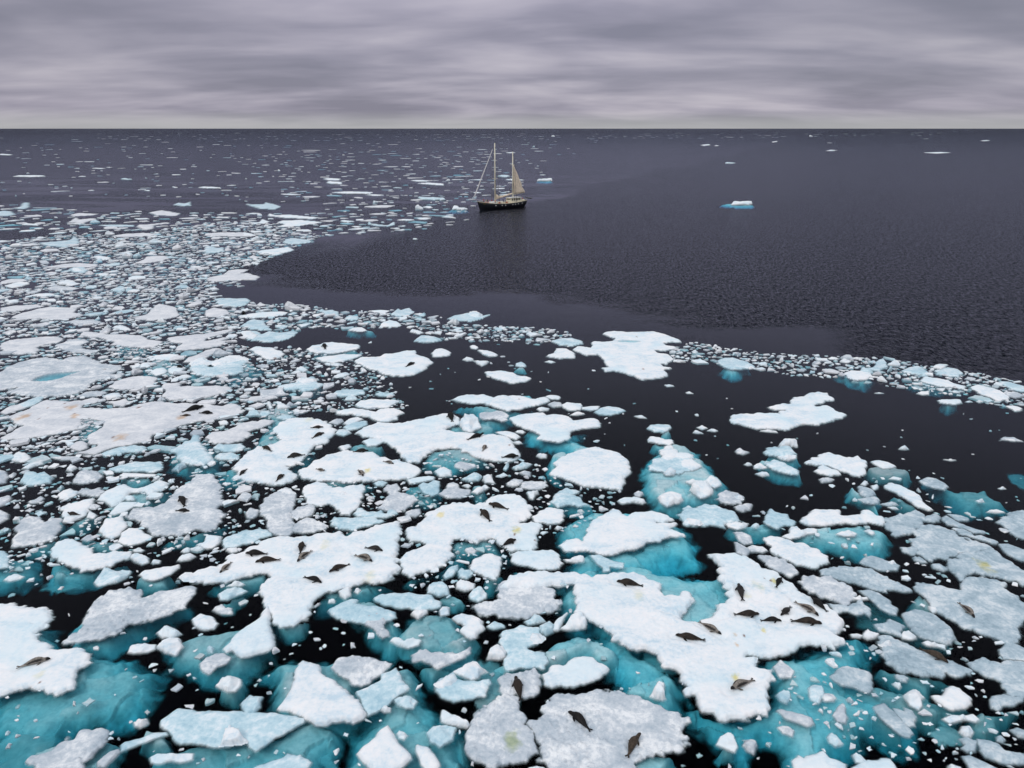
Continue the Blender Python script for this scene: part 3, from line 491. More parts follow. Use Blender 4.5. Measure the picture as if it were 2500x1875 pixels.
c g .35|mottled white block in the dark pool left of the speckled narrow floe|450 560 500 490 590 520 570 580 510 620 460 610
f g .3|irregular frosty floe with white top right of the two part floe|1950 290 1990 250 2080 240 2120 280 2080 330 2180 350 2260 370 2290 400 2230 480 2160 520 2070 540 1950 530 1880 500 1940 430 1980 350
f b .5|low blue block with two white horns right of the boat shaped block|1610 560 1650 500 1700 500 1750 540 1860 540 1900 520 1960 560 1970 520 2040 500 2080 560 1950 600 1800 610 1650 590
c b .3|pale blue rounded scrap under the three pale seals' floe|1830 230 1920 205 1970 225 1920 270 1850 260
f b .4|long blue whale back shaped block with white top edge|1820 1470 1920 1430 2100 1420 2212 1415 2300 1430 2450 1440 2550 1530 2540 1560 2450 1600 2250 1590 2050 1570 1900 1530
f b .4|crumbly blue-white raft above the broad tooth floe|1340 1600 1450 1540 1520 1500 1600 1480 1660 1490 1620 1540 1720 1560 1850 1560 1950 1600 2050 1620 2060 1680 1950 1720 1750 1760 1500 1710 1380 1660
c s .35|small tilted white chip above the crumbly raft|1340 1530 1350 1480 1410 1500 1400 1530
@ 1000 1125
f s .7|white floe with three dark brown seals in the centre of the picture|-40 720 50 690 180 600 200 560 290 520 330 480 460 440 600 440 700 450 790 430 830 390 950 360 1080 355 1200 370 1260 430 1310 470 1320 500 1290 540 1300 570 1240 620 1190 660 1290 660 1310 645 1420 680 1390 730 1380 800 1380 920 1330 960 1230 960 1120 950 1040 930 960 890 940 830 920 800 820 830 720 870 640 850 590 830 470 820 440 870 420 900 480 1010 430 1050 360 1100 270 1150 170 1180 0 1245 -70 1180 -100 1050 -50 1000 0 970 130 920 200 880 150 860 0 860 -50 800
u 1.1||440 850 600 820 900 780 950 860 1000 930 1050 960 1000 1010 850 1000 700 960 600 1010 520 1080 400 1120 200 1200 0 1260 0 1220 450 1020 400 900
c g .35|frosty crumb on the blue notch of the three brown seals' floe|600 950 670 920 720 960 690 1000 630 990
f s .6|rounded white boulder floe below the three brown seals' floe|650 1110 700 1060 790 1000 900 990 970 1030 980 1100 975 1180 930 1265 860 1255 790 1210 710 1180 660 1160
u 1.0||780 1220 960 1240 990 1150 1000 1260 900 1340 800 1320
f s .45|white cushion shaped floe right of the rounded boulder floe|1100 1000 1200 970 1350 960 1520 950 1590 980 1610 1040 1640 1090 1630 1150 1540 1170 1430 1165 1320 1140 1210 1120 1110 1080
u .9||1100 1080 1250 1140 1600 1180 1700 1200 1760 1250 1700 1330 1600 1320 1400 1240 1250 1180 1120 1120
f g .35|grey frosted floe with a white core, curved like a kidney, lower centre|920 1370 1000 1290 1080 1250 1200 1235 1320 1270 1450 1310 1520 1380 1580 1480 1640 1530 1600 1580 1500 1610 1380 1640 1250 1690 1050 1700 850 1660 740 1640 670 1560 800 1520 900 1500 970 1480 950 1440
f s .6|white slab with bright spine and knobbly right end, bottom left of the turquoise pool|1960 640 2050 600 2180 530 2212 510 2260 530 2300 560 2350 590 2440 550 2540 550 2620 545 2700 560 2780 590 2840 630 2680 660 2880 660 2870 690 2820 720 2870 740 2960 790 2900 800 2800 810 2700 820 2690 850 2600 860 2500 900 2420 950 2350 950 2280 960 2200 1000 2090 1000 1980 970 1900 960 1800 970 1700 970 1620 900 1700 840 1800 820 1880 860 1900 770 1930 720
u 1.6||1600 740 1700 600 1850 530 2050 510 2300 490 2500 510 2650 560 2850 640 3000 700 3070 850 3100 980 3130 1050 3000 1080 2880 1060 2750 1130 2650 1140 2400 1150 2000 1220 1750 1200 1700 1050 1850 970 1650 850
f b .3|sharp pale triangle lying flat on turquoise water ice in the pool|1950 1010 2050 1010 2130 1050 2212 1080 2330 1090 2300 1150 2160 1130 2150 1180 2090 1190 2090 1150 2040 1110
c s .5|white boomerang chunk left of the flat pale triangle|1670 1050 1740 1050 1810 1005 1880 1040 1870 1080 1800 1095 1700 1080
f s .4|white crumbly two lobed floe right of the three brown seals' floe|1330 590 1400 540 1470 500 1560 500 1660 530 1660 620 1600 660 1490 670 1400 660 1340 640
f b .6|blue-white drooping block with a white bridge above it, centre right|1520 440 1560 340 1690 290 1840 310 1830 340 1730 350 1860 380 1880 430 1940 470 1850 480 1700 470 1600 480
u .7||1460 430 1540 400 1800 420 2010 460 1900 500 1600 490
c s .8|white hook shaped chunk leading to the crumbly two lobed floe|1270 310 1370 290 1385 330 1350 350 1330 410 1300 400
f g .3|blue-grey rounded patch of ice above the hook shaped chunk|1190 260 1240 215 1350 215 1470 220 1480 260 1400 300 1300 300 1200 290
c g .3|small two part grey pad in the dark water of the centre|1050 230 1130 185 1220 205 1190 250 1120 275 1060 260
c g .3|small grey pad with rim above the two part pad|1185 120 1240 95 1300 110 1300 165 1230 145
c b .7|smooth curved blue chunk just below the snowy floe point in the centre|1110 60 1200 30 1290 0 1320 10 1250 70 1150 95
c s .9|sharp white shark fin chunk above the three brown seals' floe|790 190 840 150 885 110 890 190 920 240 820 225
c b .7|blue ridged chunk left of the shark fin chunk|570 190 650 150 730 105 780 150 740 210 650 220
f g .3|grey pads and plates cluster above the three brown seals' floe's left part|320 345 400 290 410 240 470 225 520 240 520 290 640 310 640 350 540 390 420 390
c s .5|white slanted block right of the pads cluster|670 330 740 280 820 240 855 270 800 310 730 350
c s .3|white nub left of the slanted block|575 255 620 240 660 260 630 290
u .7||640 260 800 250 850 340 780 410 690 360
f b .45|blue glassy mass with snow bar on top at centre left|90 260 150 220 200 240 260 200 320 210 325 260 310 340 240 370 150 330
f s .35|white snow bar on top of the blue glassy mass|-30 195 100 170 200 155 270 160 260 195 120 220 0 240
u 1.0||-90 250 0 240 320 180 330 300 290 410 200 430 50 400 -60 330
c s .5|white rocky chunk with grey plate above the blue glassy mass|270 100 370 40 450 90 450 160 330 170
c g .4|cluster of frosty clods near the top of the centre tile of brash|490 30 540 0 700 20 710 60 600 100 500 60
f s .4|white rounded floe end peeking at left of the blue glassy mass|-60 60 50 40 130 95 60 160 -20 190 -80 130
c g .35|frosty grey chunk left of the three brown seals' floe|-40 540 50 510 110 500 120 560 60 600 -30 600
c b .6|smooth white mushroom shaped block above the whale back block|200 1410 210 1340 260 1300 360 1285 410 1350 425 1440 330 1460 250 1420
u .7||250 1470 420 1400 560 1440 610 1500 500 1540 350 1530
c s .45|crumbly white block right of the mushroom shaped block|510 1370 510 1310 550 1270 600 1290 700 1310 690 1370 600 1400
c b .6|cut gem shaped translucent block below the crumbly white block|650 1430 690 1370 760 1345 830 1410 820 1470 740 1520 660 1480
c s .5|pale crumbly lumps under the mushroom shaped block|330 1600 360 1550 430 1560 420 1650 340 1670
c s .5|small white triangular block left of the pale crumbly lumps|20 1640 100 1590 190 1580 180 1630 90 1700
c b .4|frosty spike cluster right of the three brown seals' floe's left limb|370 1230 430 1150 520 1110 520 1160 450 1240 390 1270
c b .4|pair of blue-white lumps touching the rounded boulder floe|525 1180 560 1140 600 1180 660 1170 680 1210 620 1270 540 1250
c s .4|small white lump north of the kidney curved floe|1290 620 1260 600 1280 590 1300 600
c s .4|white tip shaped crumb in the dark gap right of the three brown seals' floe|1575 720 1600 690 1660 710 1600 740
c b .3|flat pale triangle on the shelf right of the kidney curved floe|1600 1330 1650 1300 1700 1335 1640 1350
@ 1500 1125
f b .25|large rounded turquoise berg, mostly awash, with four white blocks on it|430 -30 600 -60 800 -40 900 60 700 140 500 110 370 90
u .5||280 130 350 60 400 0 420 -120 560 -200 750 -190 950 -80 1050 40 1110 90 1150 160 1210 270 1100 400 960 420 800 430 700 500 600 530 480 440 400 350 330 250
c s 1.0|white squarish block on the lower left of the rounded turquoise berg|460 370 510 320 600 320 700 350 730 400 700 440 640 450 570 495 500 440
c s 1.2|white twin horned block on the right of the rounded turquoise berg|750 185 830 155 880 190 950 230 1000 250 1050 290 1050 340 980 390 930 400 870 350 805 300 840 230
c s .9|white pointed block at the far right rim of the rounded turquoise berg|960 220 1010 155 1100 190 1150 240 1080 290 1010 250
c s .8|white rough block in the upper left of the rounded turquoise berg|525 120 590 65 660 90 640 150 560 155
f s .6|flat frosty cap on the top of the rounded turquoise berg|700 50 710 0 830 -30 900 10 940 45 900 80 800 95
c s .5|low white elongated block in the dark water left under the rounded berg|35 420 90 380 180 375 270 400 340 440 300 460 200 440 80 460
c g .4|little grey-white block left of the rounded turquoise berg|215 340 250 320 310 350 270 385 225 375
f b .6|long blue berg with a ridged white back below the rounded turquoise berg|690 570 760 530 760 490 800 470 840 500 980 460 1080 470 1200 500 1290 540 1340 600 1390 640 1200 680 1190 710 1100 680 900 690 780 690 720 640
c s .4|snow bank with lumps on the front of the long blue ridged berg|760 600 800 620 880 620 950 660 920 690 820 670
c s .5|knobbly white clods off the right end of the long blue ridged berg|1200 660 1300 650 1370 670 1430 650 1410 710 1330 740 1230 700
u .9||1180 680 1450 680 1600 640 1700 600 1880 640 1740 760 1600 780 1400 760 1250 740
f b .5|teal wedge of ice with rounded ears right of the long blue ridged berg|1610 640 1650 560 1690 500 1740 540 1800 560 1880 560 1890 620 1970 640 1920 690 1840 680 1760 720 1650 680
f g .3|grey rubbly mound with a small white cap right of the rounded turquoise berg|1100 400 1150 330 1200 310 1260 330 1350 330 1400 400 1370 450 1250 460 1160 440
c s .5|white cap stone on the grey rubbly mound|1280 370 1330 350 1390 410 1330 420
c g .5|grey rubble lumps trailing below the grey rubbly mound|1290 480 1380 470 1430 440 1480 450 1450 520 1390 550 1320 520
f s .5|white snow bank shelf berg with blue base at right, thick left end|2000 640 2080 580 2130 530 2200 520 2300 525 2430 530 2450 590 2560 580 2680 570 2670 530 2750 520 2820 570 2900 590 2930 640 2900 690 2750 650 2600 670 2500 660 2350 670 2250 690 2100 690
f g .45|rumpled grey-white right end of the blue based snow bank berg|2900 600 3000 590 3100 570 3180 540 3250 520 3330 570 3360 610 3350 660 3290 710 3240 770 3120 795 3060 800 3000 780 2950 700
u .7||1950 700 2200 680 2800 660 3100 780 2950 860 2900 930 2850 960 2650 1000 2450 920 2250 880 2050 850 1850 850 1980 760
c s .5|white oval lying on the blue base of the snow bank berg|2390 780 2440 740 2550 740 2610 770 2590 810 2480 810
c s .35|smaller white oval on the blue base of the snow bank berg|2690 740 2740 730 2810 780 2780 795
c s .5|clumped white clods below the snow bank berg's left end|1810 810 1890 770 1880 710 1960 700 2000 750 2070 700 2170 720 2170 770 2080 780 2000 820 1900 840
f s .4|long ragged grey-white floe sloping down right beside the largest floe|1620 820 1720 810 1830 830 1950 880 2050 870 2130 920 2200 950 2300 1020 2312 1080 2200 1140 2100 1140 1990 1120 1900 1080 1800 1030 1700 980 1710 920 1650 870
f g .35|smooth grey oval floe hugging the largest floe's upper right side|1560 1020 1650 1010 1750 1020 1850 1080 1940 1140 1990 1210 1920 1240 1850 1230 1760 1180 1640 1110
f g .3|small grey diamond plate above the largest floe|1290 760 1380 760 1470 800 1495 880 1400 900 1340 850
f g .3|grey oval plate below the small diamond plate|1430 930 1500 905 1600 920 1650 960 1600 980 1480 970
f g .3|jagged grey plate left of the grey oval plate|1300 865 1360 890 1460 950 1430 1020 1320 990 1320 920
f g .35|dark speckled grey floe touching the largest floe's right side|2000 1300 2050 1240 2150 1230 2300 1240 2440 1310 2550 1370 2600 1440 2500 1540 2350 1500 2200 1440 2080 1380
c b .5|white double lump left of the grey oval at the tail of the teal wedge|1470 710 1500 660 1560 700 1530 725
f b .6|smooth translucent blue berg with a pale top in the upper dark water|1625 20 1720 -20 1810 0 1920 60 1990 90 1990 130 1900 130 1800 110 1700 80
u .7||1500 -20 1700 0 2000 90 2050 160 1950 160 1700 120
c s .5|white long block left of the smooth translucent berg|1500 30 1560 20 1640 60 1600 85 1510 75
c s .45|small white block beneath the smooth translucent berg's left end|1520 125 1620 105 1665 150 1600 165
c s .5|tiny white chunk farther left of the smooth translucent berg|1395 25 1430 10 1480 35 1440 50
@ 2000 1125
f s .45|white scaly floe at the top of the right hand group, dark water above|-150 20 -60 -40 20 -80 120 -100 300 -40 420 -60 500 0 510 60 500 130 440 165 330 140 220 90 100 50 20 30
f s .6|thick white floe beneath the scaly floe at right|0 70 40 30 100 60 220 100 220 130 130 145 10 130 -50 100
c g .3|grey crumb raft under the thick white floe|0 190 80 165 155 190 120 220 30 230
f s .4|white lumpy cap of a blue awash berg in the right dark water|570 0 640 -20 750 10 830 50 810 70 700 75 610 40
u .6||480 80 620 50 800 60 1000 100 1030 140 950 180 780 190 600 170
c s .3|white rim crumb on the lower edge of the blue awash berg|750 185 800 160 880 180 870 205
f s .5|long slanting white granular floe on dark water, right of centre|710 250 790 230 900 270 1000 320 1090 370 1130 430 1200 490 1240 520 1180 530 1080 490 980 430 900 370 780 310 720 290
u .9||740 330 900 400 1050 490 1150 540 950 510 800 420
f b .7|white faceted block on a blue stalked base right of centre|430 310 430 260 500 280 580 310 610 350 540 385 450 360
u .8||290 270 380 230 450 380 620 360 690 380 620 430 640 480 670 560 560 500 420 400 300 350
f b .5|blue drooping foot of the faceted block|410 400 520 390 600 375 660 410 630 450 560 450 480 440
f b .35|pale rounded slab floating alone in the upper right dark water|1080 210 1180 170 1260 180 1330 220 1400 270 1350 305 1260 290 1150 260
u 1.4||1090 160 1250 170 1400 280 1550 330 1700 300 1800 300 1870 350 1900 400 2050 430 2040 480 1980 500 1850 500 1750 520 1600 510 1480 450 1400 380 1250 300
c s .6|small white tents of ice on the dim submerged slab at upper right|1680 415 1730 395 1780 440 1720 445
c s .3|thin white bird shaped sliver in the dark water at the right|1810 545 1900 510 2000 550 1900 560
c s .3|tiny white flake in the dark water near the right border|1930 290 1970 275 2010 295 1960 305
f b .35|pale blue granular floe with a rubble patch right of the snow bank berg|1030 760 1080 700 1200 680 1300 690 1400 740 1480 760 1500 800 1590 840 1600 810 1700 850 1800 900 1870 940 1780 950 1600 980 1500 1010 1400 1040 1300 1040 1200 1060 1100 1010 1020 900 1000 850 1080 820
f b .4|parallel smooth ridges of ice in the right hand cluster, longest ridge|1320 600 1370 580 1480 650 1600 690 1700 730 1790 760 1780 775 1650 760 1500 700 1380 680
f b .35|second smooth ridge just below the longest ridge on the right|1440 720 1540 720 1640 770 1680 800 1740 790 1850 830 1940 870 1900 890 1780 860 1700 830 1600 800 1520 780
f b .3|short smooth ridge above the longest ridge on the right|1390 570 1480 570 1610 610 1600 640 1500 640
f g .3|thick snowy lump chain between the snow bank berg and the ridges|1140 600 1250 570 1310 590 1310 650 1220 660 1130 640
f g .4|grey slab reaching off the right border, upper right cluster|1925 650 2000 600 2100 550 2200 530 2350 560 2350 850 2200 830 2100 780 2000 700
f b .35|dim blue-white slab at the right border below the grey slab|1950 890 2050 890 2200 940 2350 970 2350 1080 2180 1070 2050 1010 1980 950
f g .45|broad grey-lavender floe with a yellowish stain at the right|1365 1080 1480 1040 1560 990 1650 970 1800 950 1900 960 2000 1040 2120 1120 2200 1180 2350 1220 2350 1330 2200 1330 2100 1290 1950 1250 1800 1220 1640 1210 1560 1270 1520 1290 1450 1230 1440 1180 1400 1140
f b .4|broad blue-grey floe with a pale seal at its lower edge, right side|1050 1370 1080 1320 1200 1310 1290 1340 1400 1360 1500 1370 1530 1280 1640 1230 1800 1250 2000 1310 2050 1400 2150 1460 2250 1540 2250 1640 2200 1720 2160 1850 2150 1950 2050 1970 1900 1900 1700 1830 1500 1750 1350 1690 1250 1620 1200 1560 1150 1500 1090 1430
u .8||1000 1500 1080 1400 1250 1600 1300 1680 1200 1650 1020 1560
f g .35|grey slab with rubble crest pointing right, mid right|0 1170 100 1140 250 1130 380 1150 450 1140 550 1170 650 1210 780 1280 900 1330 980 1380 900 1400 800 1380 740 1390 740 1420 650 1400 560 1380 450 1330 300 1290 150 1250 0 1230
f g .35|frosty grey spit hanging below the crest slab|430 1390 520 1380 650 1420 770 1500 780 1540 850 1580 830 1650 760 1640 650 1580 560 1490 480 1430
f g .35|layered grey plates stacked like shingles at right|450 1090 500 1040 560 1020 620 1030 700 1060 800 1090 870 1120 830 1170 740 1170 620 1160 500 1120
c s .35|white corner of the layered grey plates|735 1085 780 1065 820 1100 780 1115
f g .35|small rectangular white block below the snow bank berg's right tip|890 930 1000 920 1060 940 1070 980 1000 1010 930 980
c g .35|pale leaf shaped plate under the rectangular block|1000 1030 1070 1020 1160 1090 1110 1100 1030 1070
c g .35|leaf shaped plate further down right in black water|1200 1100 1280 1110 1390 1170 1340 1190 1230 1150
f g .3|grey mottled floe behind the largest floe's right shoulder|80 1520 200 1530 320 1560 460 1500 540 1600 560 1700 500 1640 400 1650 300 1620 200 1640
c s .5|white spoon shaped block behind the largest floe's right shoulder|330 1450 420 1460 500 1450 515 1480 440 1500 370 1480
c s .45|white slanted lozenge at the foot of the broad blue-grey floe|1165 1550 1220 1560 1275 1620 1230 1640 1180 1590
c s .4|tiny white pear in black water by the faceted block|450 250 480 195 515 230 490 265
c s .4|small grey cube right of the white pear|545 250 620 250 625 290 590 310
c b .4|teal bumpy lump right of the faceted block's base|650 460 740 430 800 430 850 470 750 485
c s .3|slim white fish shaped chip under the teal bumpy lump|735 485 800 490 855 520 800 520
"""
